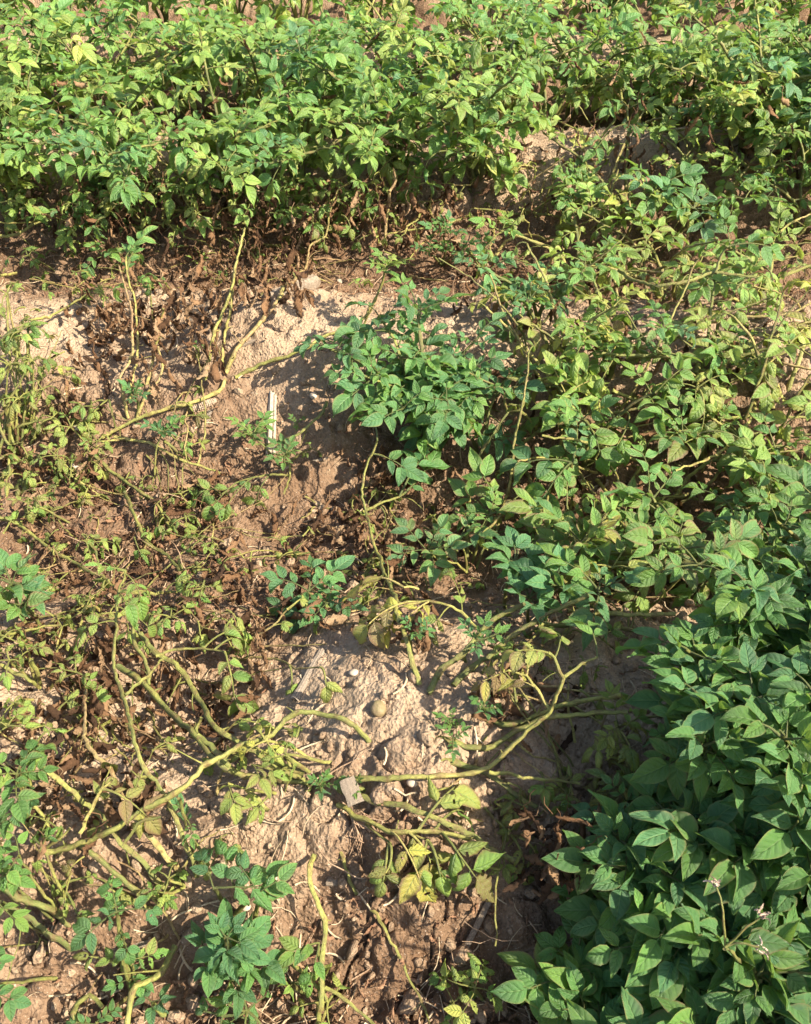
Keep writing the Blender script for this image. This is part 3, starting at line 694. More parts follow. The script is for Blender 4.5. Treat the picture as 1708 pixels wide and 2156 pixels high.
# ---- bare yellow stems fanning over the middle mound
A = plant(base_at(478, 790), 'potato plant with bare yellow stems fanning out over the sunlit middle mound', None)
traced(A, ln(475, 785, 500, 735, 560, 660, 600, 610, 645, 562, 652, 518, 686, 497, 697, 440, 712, 400, 735, 385), .0090, .0046, .78, (.012, .03, .03, .04, .05, .08, .09, .14, .17, .19), [(.93, 'sick', .7, .4, .4), (.97, 'sick', .7, .4, .4), (1, 'sick', .6, .35, .4)])
traced(A, ln(660, 546, 690, 544, 722, 548), .0045, .003, .9, (.05, .05, .04))
traced(A, ln(432, 802, 440, 760, 455, 690, 470, 655, 490, 600, 500, 550, 515, 480), .0075, .0045, .6, (.0, .04, .06, .07, .10, .13, .17))
traced(A, ln(468, 782, 475, 700, 487, 655, 490, 610), .0070, .005, .68, (.0, .04, .07, .09))
traced(A, ln(495, 795, 545, 770, 600, 755, 650, 728, 690, 705, 745, 693, 768, 668, 780, 650, 800, 612, 810, 575), .0082, .0045, .45, (.01, .015, .02, .03, .03, .04, .05, .06, .09, .13))
cluster(A, 815, 562, .14, 6, 'sprig', 1.6, .42, .25)
traced(A, ln(475, 800, 460, 825, 400, 850, 330, 868, 280, 885, 215, 920), .0075, .0062, .62, (.012, .025, .02), node=.07)
cluster(A, 205, 930, .04, 5, 'sick', .75, .5, .5)
traced(A, ln(570, 590, 545, 562, 530, 535, 470, 500), .006, .0045, .4, (.01, .04, .10))
shoot(A, 470, 585, .02, 4, 'sprig', .8, .35); shoot(A, 415, 735, .03, 3, 'sprig', .7, .3)

B = plant(base_at(290, 890), 'potato plant with thin tan upright stems left of the middle mound among withered leaves')
traced(B, ln(270, 880, 258, 840, 252, 795, 268, 770, 280, 730, 275, 650, 262, 600, 252, 560), .0060, .004, .85, (0, .03, .06, .07, .09, .13, .15, .17))
traced(B, ln(272, 850, 290, 720, 285, 640, 270, 600, 265, 540), .0058, .004, .5, (0, .07, .12, .15, .19), [(.95, 'sick', .7, .3, .4), (1, 'healthy', .7, .2, .2), (.8, 'sick', .6, .3, .4), (.9, 'sprig', 1.3, .2, .2)])
traced(B, ln(310, 815, 325, 750, 335, 700, 345, 650), .0065, .0045, .6, (0, .06, .13))
traced(B, ln(288, 890, 310, 830, 335, 800, 340, 770, 333, 730), .0068, .0045, .75, (0, .03, .06))
traced(B, ln(352, 740, 362, 730), .004, .003, .7, (.03, .03, .03))
shoot(B, 283, 832, .05, 6, 'sprig', 1.2, .12)
traced(B, ln(230, 840, 237, 880, 245, 905), .004, .0035, .35, (.05, .03, .0))
cluster(B, 315, 585, .10, 4, 'sick', .8, .25, .3)

D = plant(base_at(300, 1060), 'potato plant with long olive stems sprawling down the left slope of the middle mound')
traced(D, ln(240, 922, 310, 932, 380, 965, 430, 985, 465, 997), .0062, .0048, .55, (.02, .025, .02))
traced(D, ln(345, 929, 370, 950, 400, 967), .006, .005, .4, (.05, .03, .01)); cluster(D, 343, 912, .05, 7, 'sprig', 1.35, .1, .05)
traced(D, ln(200, 960, 230, 990, 260, 1012, 300, 1040, 330, 1060, 350, 1105, 378, 1123), .0072, .0055, .38, (.04, .03, .02))
traced(D, ln(262, 1035, 280, 1080, 300, 1123, 325, 1153, 355, 1170, 380, 1203, 395, 1225), .0070, .0058, .35, (.03, .03, .01))
traced(D, ln(0, 1092, 30, 1098, 75, 1133, 125, 1173, 165, 1188, 215, 1218, 250, 1238, 280, 1246, 330, 1250, 372, 1247), .0066, .0055, .4, (.03, .03, .02))
traced(D, ln(20, 1194, 100, 1210, 160, 1243), .005, .003, .92, (.02, .02, .01))
traced(D, ln(175, 1125, 200, 1163, 207, 1200), .0045, .004, .4, (.05, .04, .01), [(0, 'sick', .6, .5, .5), (.3, 'sick', .5, .5, .5)])
for (px, py, h, n, k, s, tn, bl) in ((150, 900, .06, 5, 'sick', .85, .5, .5), (120, 960, .07, 5, 'sick', .8, .45, .5), (60, 1060, .08, 4, 'sick', .9, .5, .55), (150, 1000, .05, 4, 'sick', .7, .5, .5),
                                     (390, 1090, .05, 4, 'sick', .75, .5, .55), (420, 1140, .06, 4, 'sick', .65, .45, .4), (380, 1040, .04, 4, 'sick', .7, .5, .5), (300, 1010, .03, 3, 'sick', .5, .5, .4),
                                     (425, 1240, .05, 5, 'sick', .8, .5, .5), (360, 1300, .05, 5, 'sick', .85, .5, .5), (170, 1290, .05, 4, 'sick', .75, .55, .5), (180, 1140, .06, 3, 'sick', .6, .55, .5)):
    cluster(D, px, py, h, n, k, s, tn, bl)

E = plant(base_at(600, 985), 'small leafy green branch lying on the soil below the corn stalk')
traced(E, ln(690, 845, 665, 880, 635, 912, 600, 925, 560, 935, 540, 936), .0060, .0042, .42, (.07, .05, .03)); cluster(E, 533, 915, .06, 7, 'sprig', 1.45, .3, .15); cluster(E, 625, 890, .03, 3, 'sprig', .8, .3, .2)
traced(E, ln(610, 930, 605, 965, 612, 1000, 600, 1040), .0045, .0038, .4, (.05, .05, .01)); cluster(E, 600, 960, .06, 6, 'sprig', 1.4, .25, .3)
traced(E, ln(612, 1000, 560, 1000, 500, 1015, 465, 1040), .004, .0028, .42, (.05, .04, .04), [(.3, 'sick', .7, .3, .5), (.5, 'sick', .75, .3, .5), (.7, 'sick', .8, .35, .5), (.9, 'sick', .8, .4, .5), (1, 'sick', .7, .5, .6)])
cluster(E, 655, 945, .04, 3, 'sick', .6, .3, .5)

F_ = plant(base_at(22, 950), 'yellow green dying potato plant at the left edge of the field')
traced(F_, ln(12, 855, 22, 890, 20, 950), .007, .006, .45, (.10, .06, 0)); traced(F_, ln(20, 895, 35, 880), .005, .004, .5, (.06, .06, .07))
for (px, py, h, n, s, tn) in ((40, 700, .14, 6, .95, .5), (70, 760, .12, 6, .9, .45), (20, 770, .12, 5, 1.0, .5), (60, 690, .12, 5, .9, .45), (40, 840, .08, 5, .85, .55), (110, 880, .06, 4, .8, .5), (15, 620, .12, 4, .9, .5), (90, 820, .08, 4, .8, .5), (20, 1000, .06, 4, .8, .5)):
    to = F_['_b']; q = cluster(F_, px, py, h, n, 'sick', s, tn, .5)
    stem_obj(F_, [to+Vector((U(-.05, .05), U(-.03, .03), 0)), to.lerp(q, .5)+Vector((U(-.03, .03), 0, .02)), q], .0032, .002, .42, .3, 7, False)
traced(F_, ln(65, 674, 105, 669, 150, 640, 185, 620), .0055, .004, .45, (.05, .05, .05), [(1, 'sick', .7, .5, .5), (.9, 'sick', .7, .45, .5)])
traced(F_, ln(0, 580, 35, 575), .007, .006, .55, (.05, .05, .05))

# ---- stems that trail out of the far row
H = plant(base_at(560, 440), 'potato plant of the far row with long bent pale stems lying along its foot')
traced(H, ln(0, 498, 35, 492, 75, 470, 115, 455, 140, 425, 155, 390, 160, 360), .0082, .005, .55, (.06, .08, .15), [(1, 'sick', .9, .4, .3), (.85, 'sick', .9, .4, .4), (.6, 'sick', .9, .4, .4)])
traced(H, ln(375, 395, 395, 435, 425, 458, 450, 480, 500, 484, 550, 477, 590, 467, 612, 447, 630, 425), .0078, .0045, .5, (.14, .05, .12), [(1, 'sick', .9, .35, .3), (.9, 'sick', .8, .35, .3), (0, 'sick', .9, .35, .3)])
traced(H, ln(388, 444, 425, 450, 460, 468, 515, 470, 565, 458, 580, 440), .0062, .0045, .42, (.08, .05, .08), [(1, 'healthy', .8, .2, .2)])
traced(H, ln(520, 465, 516, 500, 500, 545), .0052, .004, .55, (.06, .03, .01))
traced(H, ln(320, 415, 300, 452, 305, 500), .005, .004, .5, (.12, .06, .02)); traced(H, ln(445, 470, 470, 440, 525, 425), .004, .003, .55, (.08, .1, .1))
traced(H, ln(820, 400, 819, 440, 813, 500, 811, 525), .0072, .006, .82, (.16, .08, 0)); traced(H, ln(822, 402, 835, 380, 828, 360), .006, .004, .9, (.16, .18, .2))
traced(H, ln(895, 452, 905, 430, 910, 380), .004, .003, .5, (.02, .08, .16))
for (px, py, h, n, k, s, tn, bl) in ((150, 510, .06, 5, 'sick', .85, .4, .4), (60, 540, .06, 4, 'sick', .9, .42, .4), (215, 540, .07, 5, 'healthy', .8, .22, .2), (330, 590, .06, 3, 'sick', .8, .3, .3), (280, 480, .07, 4, 'sick', .8, .4, .5), (590, 420, .10, 5, 'sick', .9, .35, .3), (735, 500, .03, 4, 'sprig', 1.2, .2, .1), (700, 400, .14, 4, 'sick', .8, .35, .4), (420, 560, .03, 3, 'sprig', 1.2, .4, .2), (170, 570, .05, 3, 'sick', .6, .5, .4), (370, 520, .05, 4, 'sprig', 1.1, .3, .3), (270, 430, .12, 4, 'sick', .9, .35, .3), (160, 470, .10, 4, 'healthy', .9, .25, .2)):
    cluster(H, px, py, h, n, k, s, tn, bl)

J = plant(base_at(930, 560), 'young feathery bright green potato plant on the far end of the middle mound')
for (px, py, h, n, s) in ((935, 490, .12, 7, 1.7), (960, 530, .09, 6, 1.6), (900, 530, .08, 5, 1.4), (1015, 520, .07, 4, 1.2)): shoot(J, px, py, h, n, 'sprig', s, .13, .05, to=J['_b'])
traced(J, ln(860, 580, 900, 588, 945, 592), .0048, .0035, .85, (.03, .03, .02)); traced(J, ln(990, 530, 1015, 570, 1040, 610), .0055, .0045, .4, (.07, .05, .02))
traced(J, ln(810, 530, 850, 545, 875, 560), .004, .003, .5, (.06, .04, .02))

K = plant(base_at(1130, 470), 'potato plant with one long pale stem snaking over the soil below the far row')
traced(K, ln(942, 472, 989, 453, 1044, 467, 1089, 461, 1134, 436, 1174, 408, 1194, 388), .0068, .005, .55, (.015, .03, .12), [(1, 'sick', .9, .38, .3), (1, 'healthy', .9, .25, .2), (.92, 'sick', .8, .4, .4), (.85, 'sick', .8, .4, .4)])
traced(K, ln(1094, 437, 1134, 453, 1174, 455, 1214, 475), .0062, .005, .5, (.06, .04, .01)); traced(K, ln(1239, 398, 1304, 430, 1329, 470), .006, .0045, .6, (.12, .08, .03)); traced(K, ln(1180, 440, 1187, 460), .004, .003, .5, (.06, .03, .02))
traced(K, ln(942, 472, 915, 495, 880, 520, 862, 545), .0055, .0045, .5, (.015, .02, .01))
cluster(K, 1225, 400, .13, 7, 'healthy', .95, .28, .25); cluster(K, 1180, 350, .15, 5, 'sick', .9, .38, .4); cluster(K, 1110, 350, .16, 4, 'sick', .95, .85, .5)
cluster(K, 1380, 400, .17, 6, 'healthy', 1.3, .12, .05); cluster(K, 1460, 440, .15, 6, 'healthy', 1.3, .12, .05)

L_ = plant(base_at(1400, 290), 'potato plant with a sheaf of pale stems sprawling over the upper right soil patch')
for a, r in ((ln(1344, 252, 1384, 227, 1439, 216, 1490, 205), .0068), (ln(1359, 258, 1439, 237, 1499, 232), .0064), (ln(1384, 278, 1454, 271, 1519, 256, 1564, 240), .0068), (ln(1204, 322, 1254, 300, 1289, 265, 1309, 215, 1306, 170), .0068), (ln(1299, 236, 1324, 190, 1335, 165), .0055), (ln(1334, 232, 1354, 185, 1369, 160), .0055), (ln(1464, 316, 1539, 345, 1560, 350), .006), (ln(1230, 330, 1260, 305, 1285, 275), .006)):
    traced(L_, a, r, r*.7, U(.42, .6), (.03, .07, .14), [(1, 'sick', .85, .4, .4), (.9, 'healthy', .8, .3, .3)])
traced(L_, ln(1394, 282, 1444, 290, 1510, 284, 1549, 282, 1604, 320, 1614, 352), .0055, .003, .9, (.03, .05, .07, .1, .07, .03))
cluster(L_, 1500, 250, .14, 4, 'healthy', 1.25, .2, .2)

# ---- traced stems in the right hand tangle
R = plant(base_at(1300, 1062), 'potato plant with thick pale stems running across the bare gap on the right')
traced(R, ln(1299, 1059, 1334, 1014, 1369, 964, 1394, 929, 1439, 889, 1504, 884, 1594, 879, 1708, 879, 1760, 880), .0068, .0055, .5, (.01, .06, .06))
traced(R, ln(1379, 1074, 1419, 1049, 1444, 1009, 1474, 984, 1519, 959), .0078, .0055, .5, (.02, .07, .09), [(1, 'healthy', 1, .25, .3), (.9, 'healthy', 1, .25, .3), (.95, 'sick', 1, .3, .3)])
traced(R, ln(1289, 822, 1334, 844, 1374, 869, 1429, 884), .0066, .005, .5, (.08, .06, .03))
traced(R, ln(1449, 1047, 1504, 1057, 1600, 1075, 1708, 1100), .0056, .005, .5, (.04, .05, .06)); traced(R, ln(1400, 960, 1460, 920, 1560, 912, 1708, 916), .005, .005, .35, (.03, .05, .06))
R2 = plant(base_at(1340, 720), 'potato plant with a forked pale stem lying high in the right hand tangle')
traced(R2, ln(1194, 592, 1224, 614, 1269, 644, 1304, 674, 1344, 699, 1379, 734), .0064, .005, .45, (.11, .09, .04)); traced(R2, ln(1304, 569, 1334, 592, 1389, 602, 1454, 589, 1509, 574, 1594, 584), .0072, .005, .52, (.14, .16, .15))
traced(R2, ln(1507, 574, 1516, 540, 1530, 520), .006, .0045, .45, (.16, .18, .2), [(1, 'healthy', .9, .28, .2)]); traced(R2, ln(1224, 760, 1264, 735, 1310, 722), .0042, .003, .5, (.08, .09, .09))
traced(R2, ln(1630, 495, 1665, 470, 1708, 450), .0055, .004, .6, (.16, .17, .18))
Q = plant(base_at(985, 1212), 'potato plant with upright olive stems below the middle bush')
traced(Q, ln(984, 1210, 985, 1178, 983, 1138, 989, 1070, 996, 999, 1009, 959, 1044, 909, 1069, 869, 1094, 864, 1104, 844, 1124, 809), .0070, .0045, .42, (0, .02, .04, .06, .07, .08, .10, .11, .12, .13, .15), [(1, 'sick', .9, .7, .6), (.97, 'sick', .8, .6, .6)])
traced(Q, ln(1094, 864, 1115, 885, 1130, 905), .0055, .005, .5, (.12, .08, .04)); traced(Q, ln(1069, 869, 1065, 845, 1060, 825), .005, .004, .5, (.11, .14, .15))
traced(Q, ln(1004, 1198, 1024, 1153, 1044, 1108, 1049, 1075), .0048, .0035, .42, (.01, .05, .1), [(1, 'healthy', .9, .3, .3), (.8, 'healthy', .9, .28, .3), (.6, 'sick', .9, .3, .3)])
traced(Q, ln(1197, 1110, 1199, 1074, 1204, 1029, 1204, 975), .0056, .0042, .42, (0, .04, .13), [(1, 'healthy', 1.1, .1, .1), (1, 'healthy', 1.1, .1, .1), (.95, 'healthy', 1.1, .1, .2)])
traced(Q, ln(1154, 1130, 1152, 1080, 1155, 1040), .0058, .0045, .42, (0, .04, .1))
cluster(Q, 900, 1160, .08, 5, 'healthy', .9, .12, .35); cluster(Q, 965, 1135, .09, 4, 'healthy', .95, .15, .3); cluster(Q, 930, 1180, .06, 4, 'sick', .8, .5, .5); cluster(Q, 1030, 1085, .1, 4, 'healthy', .9, .2, .2)
V_ = plant(base_at(1110, 1240), 'dark blue green potato shoot on a leaning stem above the lower mound')
shoot(V_, 1085, 1185, .12, 6, 'healthy', 1.0, .03, .0); shoot(V_, 1115, 1260, .09, 5, 'healthy', .85, .03, .0); shoot(V_, 1170, 1235, .10, 5, 'healthy', 1.05, .05, .05)
for (px, py, h, s, tn, bl, n) in ((1215, 1150, .12, 1.3, .75, .6, 3), (1290, 1195, .12, 1.2, .72, .5, 3), (1260, 1245, .10, 1.1, .12, .2, 4), (1410, 1160, .15, 1.2, .22, .4, 5), (1470, 1190, .15, 1.2, .25, .35, 4)):
    q = at(px, py, h); b = V_['_b']
    stem_obj(V_, [b, b.lerp(q, .5)+Vector((0, 0, .04)), q], .005, .003, .5, .3, 7, False)
    cluster(V_, px, py, h, n, 'ragged' if tn > .6 else 'healthy', s, tn, bl)

# ---- lower mound: crown with thick stems rising to the right
X = plant(base_at(925, 1450), 'potato plant with thick olive stems leaning right out of the lower mound crest')
traced(X, ln(904, 1458, 934, 1423, 964, 1388, 989, 1363, 1019, 1328, 1064, 1293, 1104, 1273), .0088, .006, .38, (.0, .05, .13)); traced(X, ln(954, 1443, 1004, 1398, 1039, 1373, 1069, 1343, 1104, 1318, 1154, 1288, 1194, 1268, 1240, 1255), .0086, .0062, .38, (.0, .05, .12))
traced(X, ln(884, 1440, 874, 1390, 857, 1342, 835, 1292, 834, 1253, 810, 1208, 795, 1158, 780, 1108, 772, 1074, 765, 1034, 777, 974, 795, 930), .0068, .004, .48, (0, .03, .05, .06, .07, .08, .08, .09, .1, .11, .14, .17), [(1, 'healthy', .9, .1, .1), (.97, 'healthy', .8, .15, .1)])
traced(X, ln(1004, 1323, 974, 1293, 944, 1278, 914, 1270, 860, 1266), .0046, .0028, .5, (.05, .07, .07), [(.3, 'sick', .6, .5, .5), (.5, 'sick', .6, .6, .5), (.75, 'ragged', .8, .95, .6), (.9, 'ragged', .9, .9, .6), (1, 'ragged', .9, .85, .8)])
traced(X, ln(810, 1210, 760, 1243, 725, 1268), .0048, .0035, .48, (.08, .06, .04))
traced(X, ln(880, 1240, 850, 1235), .004, .003, .7, (.07, .07, .08), [(1, 'ragged', .9, .95, .7)])
cluster(X, 650, 1245, .05, 6, 'healthy', .85, .05, .0); cluster(X, 690, 1270, .04, 4, 'healthy', .7, .05, .0); shoot(X, 870, 1335, .05, 4, 'sprig', 1.1, .15); shoot(X, 1000, 1350, .06, 4, 'sprig', 1.2, .12)
traced(X, ln(764, 1078, 800, 1060, 830, 1050, 850, 1040), .005, .004, .45, (.08, .08, .08), [(1, 'healthy', 1.0, .1, .0), (.9, 'healthy', 1.0, .1, .0)])

Y = plant(base_at(915, 1558), 'potato plant with low olive stems running from the lower mound under the right hand bushes')
traced(Y, ln(915, 1556, 979, 1570, 1039, 1570, 1079, 1548, 1114, 1533, 1154, 1510, 1204, 1508, 1269, 1503, 1320, 1500), .0080, .006, .38, (.004, .04, .10)); traced(Y, ln(1019, 1513, 1054, 1523, 1104, 1518, 1154, 1493, 1204, 1475, 1254, 1470, 1310, 1463), .0074, .006, .36, (.004, .05, .10))
traced(Y, ln(904, 1598, 970, 1612, 1030, 1627, 1080, 1660, 1130, 1700), .0085, .007, .32, (.004, .02, .03)); traced(Y, ln(1030, 1627, 1074, 1627, 1134, 1642, 1224, 1649), .0046, .0035, .42, (.05, .06, .06))
shoot(Y, 1018, 1492, .03, 4, 'sprig', 1.0, .18); shoot(Y, 955, 1555, .03, 3, 'sprig', .9, .2); shoot(Y, 948, 1520, .015, 5, 'sprig', .6, .25)
traced(Y, ln(1134, 1315, 1204, 1313, 1304, 1323, 1360, 1325), .0062, .0055, .38, (.05, .05, .05)); traced(Y, ln(1250, 1293, 1334, 1296, 1424, 1293), .0066, .006, .6, (.07, .08, .08)); traced(Y, ln(1169, 1355, 1195, 1325, 1215, 1305), .0045, .0035, .4, (.03, .05, .06))

Z = plant(base_at(697, 1645), 'potato plant whose long stems spread left and right from the foot of the lower mound')
traced(Z, ln(712, 1643, 780, 1642, 854, 1637, 930, 1637, 1005, 1622, 1028, 1615, 1069, 1578, 1114, 1533, 1154, 1500, 1174, 1463, 1189, 1425, 1170, 1385, 1155, 1375), .0072, .0045, .5, (.004, .015, .02, .03, .04, .05, .07, .09, .10, .12, .13, .14, .14), [(1, 'ragged', .7, .6, .6), (.96, 'sick', .6, .4, .5)])
traced(Z, ln(1189, 1425, 1224, 1398, 1259, 1383), .004, .003, .45, (.13, .14, .14), [(1, 'healthy', .7, .2, .1)]); traced(Z, ln(1155, 1490, 1130, 1450, 1110, 1425, 1070, 1410), .0045, .003, .62, (.10, .11, .1), [(.4, 'ragged', .5, .9, .8), (.7, 'ragged', .6, .9, .8), (1, 'ragged', .6, .8, .9)])
traced(Z, ln(712, 1662, 790, 1690, 854, 1700, 919, 1727, 989, 1757, 1034, 1785, 1084, 1812), .0076, .0068, .36, (.01, .05, .05))
traced(Z, ln(712, 1690, 740, 1717, 780, 1732, 820, 1747, 854, 1746, 930, 1752, 999, 1762), .0064, .0052, .45, (.01, .05, .055), [(.45, 'sick', .8, .9, .6), (.55, 'sick', .8, .8, .7), (.62, 'sick', 1., .5, .6), (.75, 'sick', 1.0, .42, .4), (.8, 'sick', 1., .42, .5)])
cluster(Z, 900, 1770, .05, 2, 'sick', 1.3, .42, .4, az=(4.2, 5.2)); cluster(Z, 820, 1775, .05, 2, 'sick', 1.2, .45, .6, az=(3.9, 5.0))
traced(Z, ln(250, 1403, 280, 1423, 315, 1450, 345, 1488, 380, 1523, 415, 1550, 440, 1580, 467, 1610, 520, 1630, 580, 1640, 685, 1648), .0084, .0075, .35, (.07, .08, .08, .08, .08, .08, .07, .06, .03, .02, .005))
traced(Z, ln(280, 1308, 285, 1348, 307, 1393, 315, 1445), .0056, .006, .38, (.09, .10, .08)); traced(Z, ln(415, 1548, 418, 1525, 425, 1510), .0045, .004, .4, (.08, .09, .1)); traced(Z, ln(417, 1550, 450, 1575, 478, 1603, 500, 1625), .007, .0075, .35, (.08, .07, .03))
traced(Z, ln(295, 1333, 325, 1378, 370, 1403, 400, 1438, 425, 1478, 440, 1518, 480, 1548, 507, 1566, 560, 1600, 640, 1632), .0072, .0072, .4, (.08, .08, .08, .08, .08, .08, .07, .06, .04, .01))
traced(Z, ln(570, 1612, 600, 1628, 640, 1640), .006, .006, .5, (.05, .04, .01)); shoot(Z, 672, 1655, .02, 4, 'sprig', .9, .2); shoot(Z, 745, 1655, .02, 3, 'sprig', .7, .2)

W_ = plant(base_at(775, 1562), 'thick bright yellow green potato stalk arching across the left soil from the half buried tuber')
traced(W_, ln(777, 1562, 745, 1528, 715, 1510, 670, 1503, 632, 1497, 600, 1517, 575, 1545, 540, 1556, 505, 1566, 470, 1590, 425, 1619, 395, 1652, 350, 1682, 295, 1708, 240, 1747, 185, 1767, 100, 1792), .0066, .0072, .5, (.0, .03, .05, .06, .08, .08, .08, .09, .1, .10, .10, .10, .10, .10, .10, .09, .07), node=.075)
cluster(W_, 560, 1560, .09, 4, 'sick', .8, .8, .4); cluster(W_, 600, 1590, .08, 3, 'sick', .7, .55, .5); cluster(W_, 480, 1650, .09, 2, 'ragged', .8, .48, .5, az=(4.2, 5.6)); cluster(W_, 530, 1610, .08, 2, 'ragged', .7, .48, .6, az=(4.5, 6.0))
traced(W_, ln(375, 1680, 385, 1710, 392, 1740), .0045, .003, .45, (.09, .06, .03)); traced(W_, ln(260, 1783, 290, 1735, 340, 1720), .004, .003, .5, (.1, .11, .1)); traced(W_, ln(600, 1590, 650, 1625), .006, .005, .5, (.06, .03, .01)); traced(W_, ln(520, 1660, 545, 1685, 565, 1710), .0065, .005, .6, (.03, .02, .01))
traced(W_, ln(170, 1755, 190, 1705, 215, 1660, 240, 1640), .0042, .003, .65, (.09, .11, .12), [(.5, 'sick', .7, .6, .7), (.8, 'sick', .7, .65, .8)])

T = plant(base_at(392, 1868), 'potato plant with four long bare stems pointing up left from a crown near the bottom')
traced(T, ln(265, 1203, 252, 1238, 247, 1278, 245, 1333, 237, 1378, 240, 1418, 255, 1453, 270, 1513, 285, 1563, 305, 1615, 345, 1667, 370, 1717, 390, 1772, 405, 1807, 416, 1850), .0032, .0072, .42, (.15, .16, .16, .16, .16, .15, .14, .13, .12, .1, .07, .05, .03, .02, .0), [(0, 'sprig', 1.1, .4, .3), (.03, 'sick', .6, .45, .4), (.1, 'sick', .55, .45, .4), (.15, 'sick', .6, .5, .4), (.2, 'sick', .6, .45, .5)])
traced(T, ln(262, 1463, 300, 1430, 345, 1385), .0042, .003, .5, (.14, .15, .15)); traced(T, ln(330, 1382, 370, 1368, 420, 1364, 470, 1372), .004, .0025, .5, (.09, .1, .1), [(.7, 'sick', .8, .5, .5), (.85, 'sick', .8, .45, .5), (1, 'sick', .9, .5, .5)])
traced(T, ln(90, 1617, 130, 1647, 165, 1682, 215, 1722, 255, 1777, 300, 1817, 330, 1852, 362, 1884), .0056, .0072, .42, (.1, .05, .0)); traced(T, ln(170, 1777, 200, 1812, 240, 1842, 275, 1872, 325, 1887, 376, 1905), .0062, .0068, .45, (.06, .04, .0))
traced(T, ln(180, 1453, 181, 1553, 200, 1590, 235, 1623, 265, 1677, 295, 1727, 325, 1767, 355, 1807, 382, 1840), .0035, .0078, .85, (.06, .06, .06, .06, .06, .05, .04, .02, .0))
cluster(T, 355, 1850, .05, 5, 'sick', .6, .5, .3); cluster(T, 345, 1880, .04, 3, 'sick', .6, .45, .3); cluster(T, 470, 1785, .03, 3, 'sick', .65, .5, .6); traced(T, ln(410, 1770, 425, 1795, 440, 1805), .004, .003, .42, (.03, .03, .03)); cluster(T, 400, 1735, .03, 2, 'healthy', .5, .2, .2)

O = plant(base_at(668, 2180), 'olive potato stem rising from the bottom edge beside a ragged leaf')
traced(O, ln(662, 1802, 652, 1832, 650, 1862, 665, 1897, 677, 1937, 683, 1967, 677, 2067, 675, 2117, 665, 2170), .0060, .0062, .45, (.02, .05, .06, .06, .06, .07, .07, .06, .03)); cluster(O, 672, 1985, .08, 3, 'ragged', .9, .3, .3, az=(3.6, 4.8)); shoot(O, 615, 2070, .05, 1, 'healthy', .5, .35, .3)
traced(O, ln(685, 2077, 725, 2107, 790, 2156), .0042, .0035, .5, (.05, .05, .04)); cluster(O, 690, 2110, .04, 4, 'sick', .9, .6, .4); traced(O, ln(600, 2020, 640, 2050, 675, 2085), .005, .0045, .5, (.04, .05, .06))
N_ = plant(base_at(747, 1882), 'thin bare yellow stem broken in two on the lower soil slope')
traced(N_, ln(705, 1742, 715, 1792, 725, 1832, 749, 1882), .0036, .0044, .58, (.012, .012, .012)); traced(N_, ln(767, 1890, 800, 1937, 830, 1997, 854, 2052, 892, 2125, 905, 2160), .0042, .0028, .5, (.01, .03, .06)); shoot(N_, 1000, 2080, .06, 5, 'sick', .7, .55, .1); shoot(N_, 955, 2110, .04, 4, 'sick', .6, .5, .1)

I_ = plant(base_at(490, 2060), 'compact dark green potato rosette with overlapping leaves at the bottom, left of centre')
for (px, py, h, n, s) in ((490, 2000, .11, 5, .8), (478, 1975, .13, 2, .62), (530, 2020, .10, 3, .75), (495, 2065, .08, 3, .75), (440, 2015, .09, 2, .75)): shoot(I_, px, py, h, n, 'healthy', s, .03, .02, to=I_['_b'], r=.005)
cluster(I_, 520, 2130, .06, 6, 'sick', .9, .25, .3); cluster(I_, 470, 2140, .06, 4, 'sick', .9, .15, .2)
I2 = plant(base_at(485, 1905), 'broken potato shoot with ragged half eaten dark leaves above the compact rosette')
shoot(I2, 500, 1880, .09, 2, 'ragged', 1.25, .12, .08, r=.0045); shoot(I2, 545, 1880, .10, 2, 'ragged', 1.15, .16, .08, r=.004); shoot(I2, 450, 1870, .09, 2, 'ragged', 1.4, .09, .08, r=.004)
M_ = plant(base_at(282, 2095), 'upright potato shoot with five scalloped dark leaves at lower left')
traced(M_, ln(283, 2095, 272, 2042, 260, 1997, 251, 1962, 246, 1925), .0055, .0032, .42, (0, .04, .08, .1, .12)); cluster(M_, 246, 1920, .12, 3, 'ragged', .85, .1, .12); cluster(M_, 255, 1955, .1, 2, 'ragged', .75, .12, .15); cluster(M_, 270, 2020, .06, 2, 'ragged', .6, .4, .3); cluster(M_, 275, 2060, .03, 3, 'healthy', .45, .08, 0)
traced(M_, ln(372, 1992, 340, 2042, 295, 2082, 277, 2117, 270, 2170), .0072, .0078, .52, (.03, .05, .05)); traced(M_, ln(178, 2160, 160, 2120, 170, 2103, 192, 2092, 215, 2118), .0072, .005, .48, (.04, .06, .07)); shoot(M_, 320, 2110, .04, 1, 'healthy', .5, .1); cluster(M_, 200, 2156, .05, 3, 'healthy', .5, .12, .1)
C_ = plant(base_at(182, 2000), 'two thick olive stems slanting into the shaded soil at lower left')
traced(C_, ln(0, 1862, 40, 1882, 90, 1907, 130, 1937, 182, 1984), .0082, .0085, .36, (.1, .06, 0)); traced(C_, ln(0, 1900, 30, 1917, 80, 1942, 140, 1987, 178, 2015), .0068, .007, .3, (.08, .05, 0))
for (px, py, h, n, k, s, tn, bl) in ((5, 1840, .11, 3, 'healthy', .55, .25, .1), (40, 1800, .11, 2, 'ragged', .7, .3, .2), (-15, 1890, .1, 3, 'healthy', .55, .28, .1), (-20, 2080, .1, 3, 'healthy', .6, .08, .1), (90, 1780, .08, 3, 'sick', .7, .35, .3)):
    q = cluster(C_, px, py, h, n, k, s, tn, bl)
EDGE = plant(base_at(60, 1740), 'potato shoot with pale yellow stem and drooping leaves at the left edge above the corner')
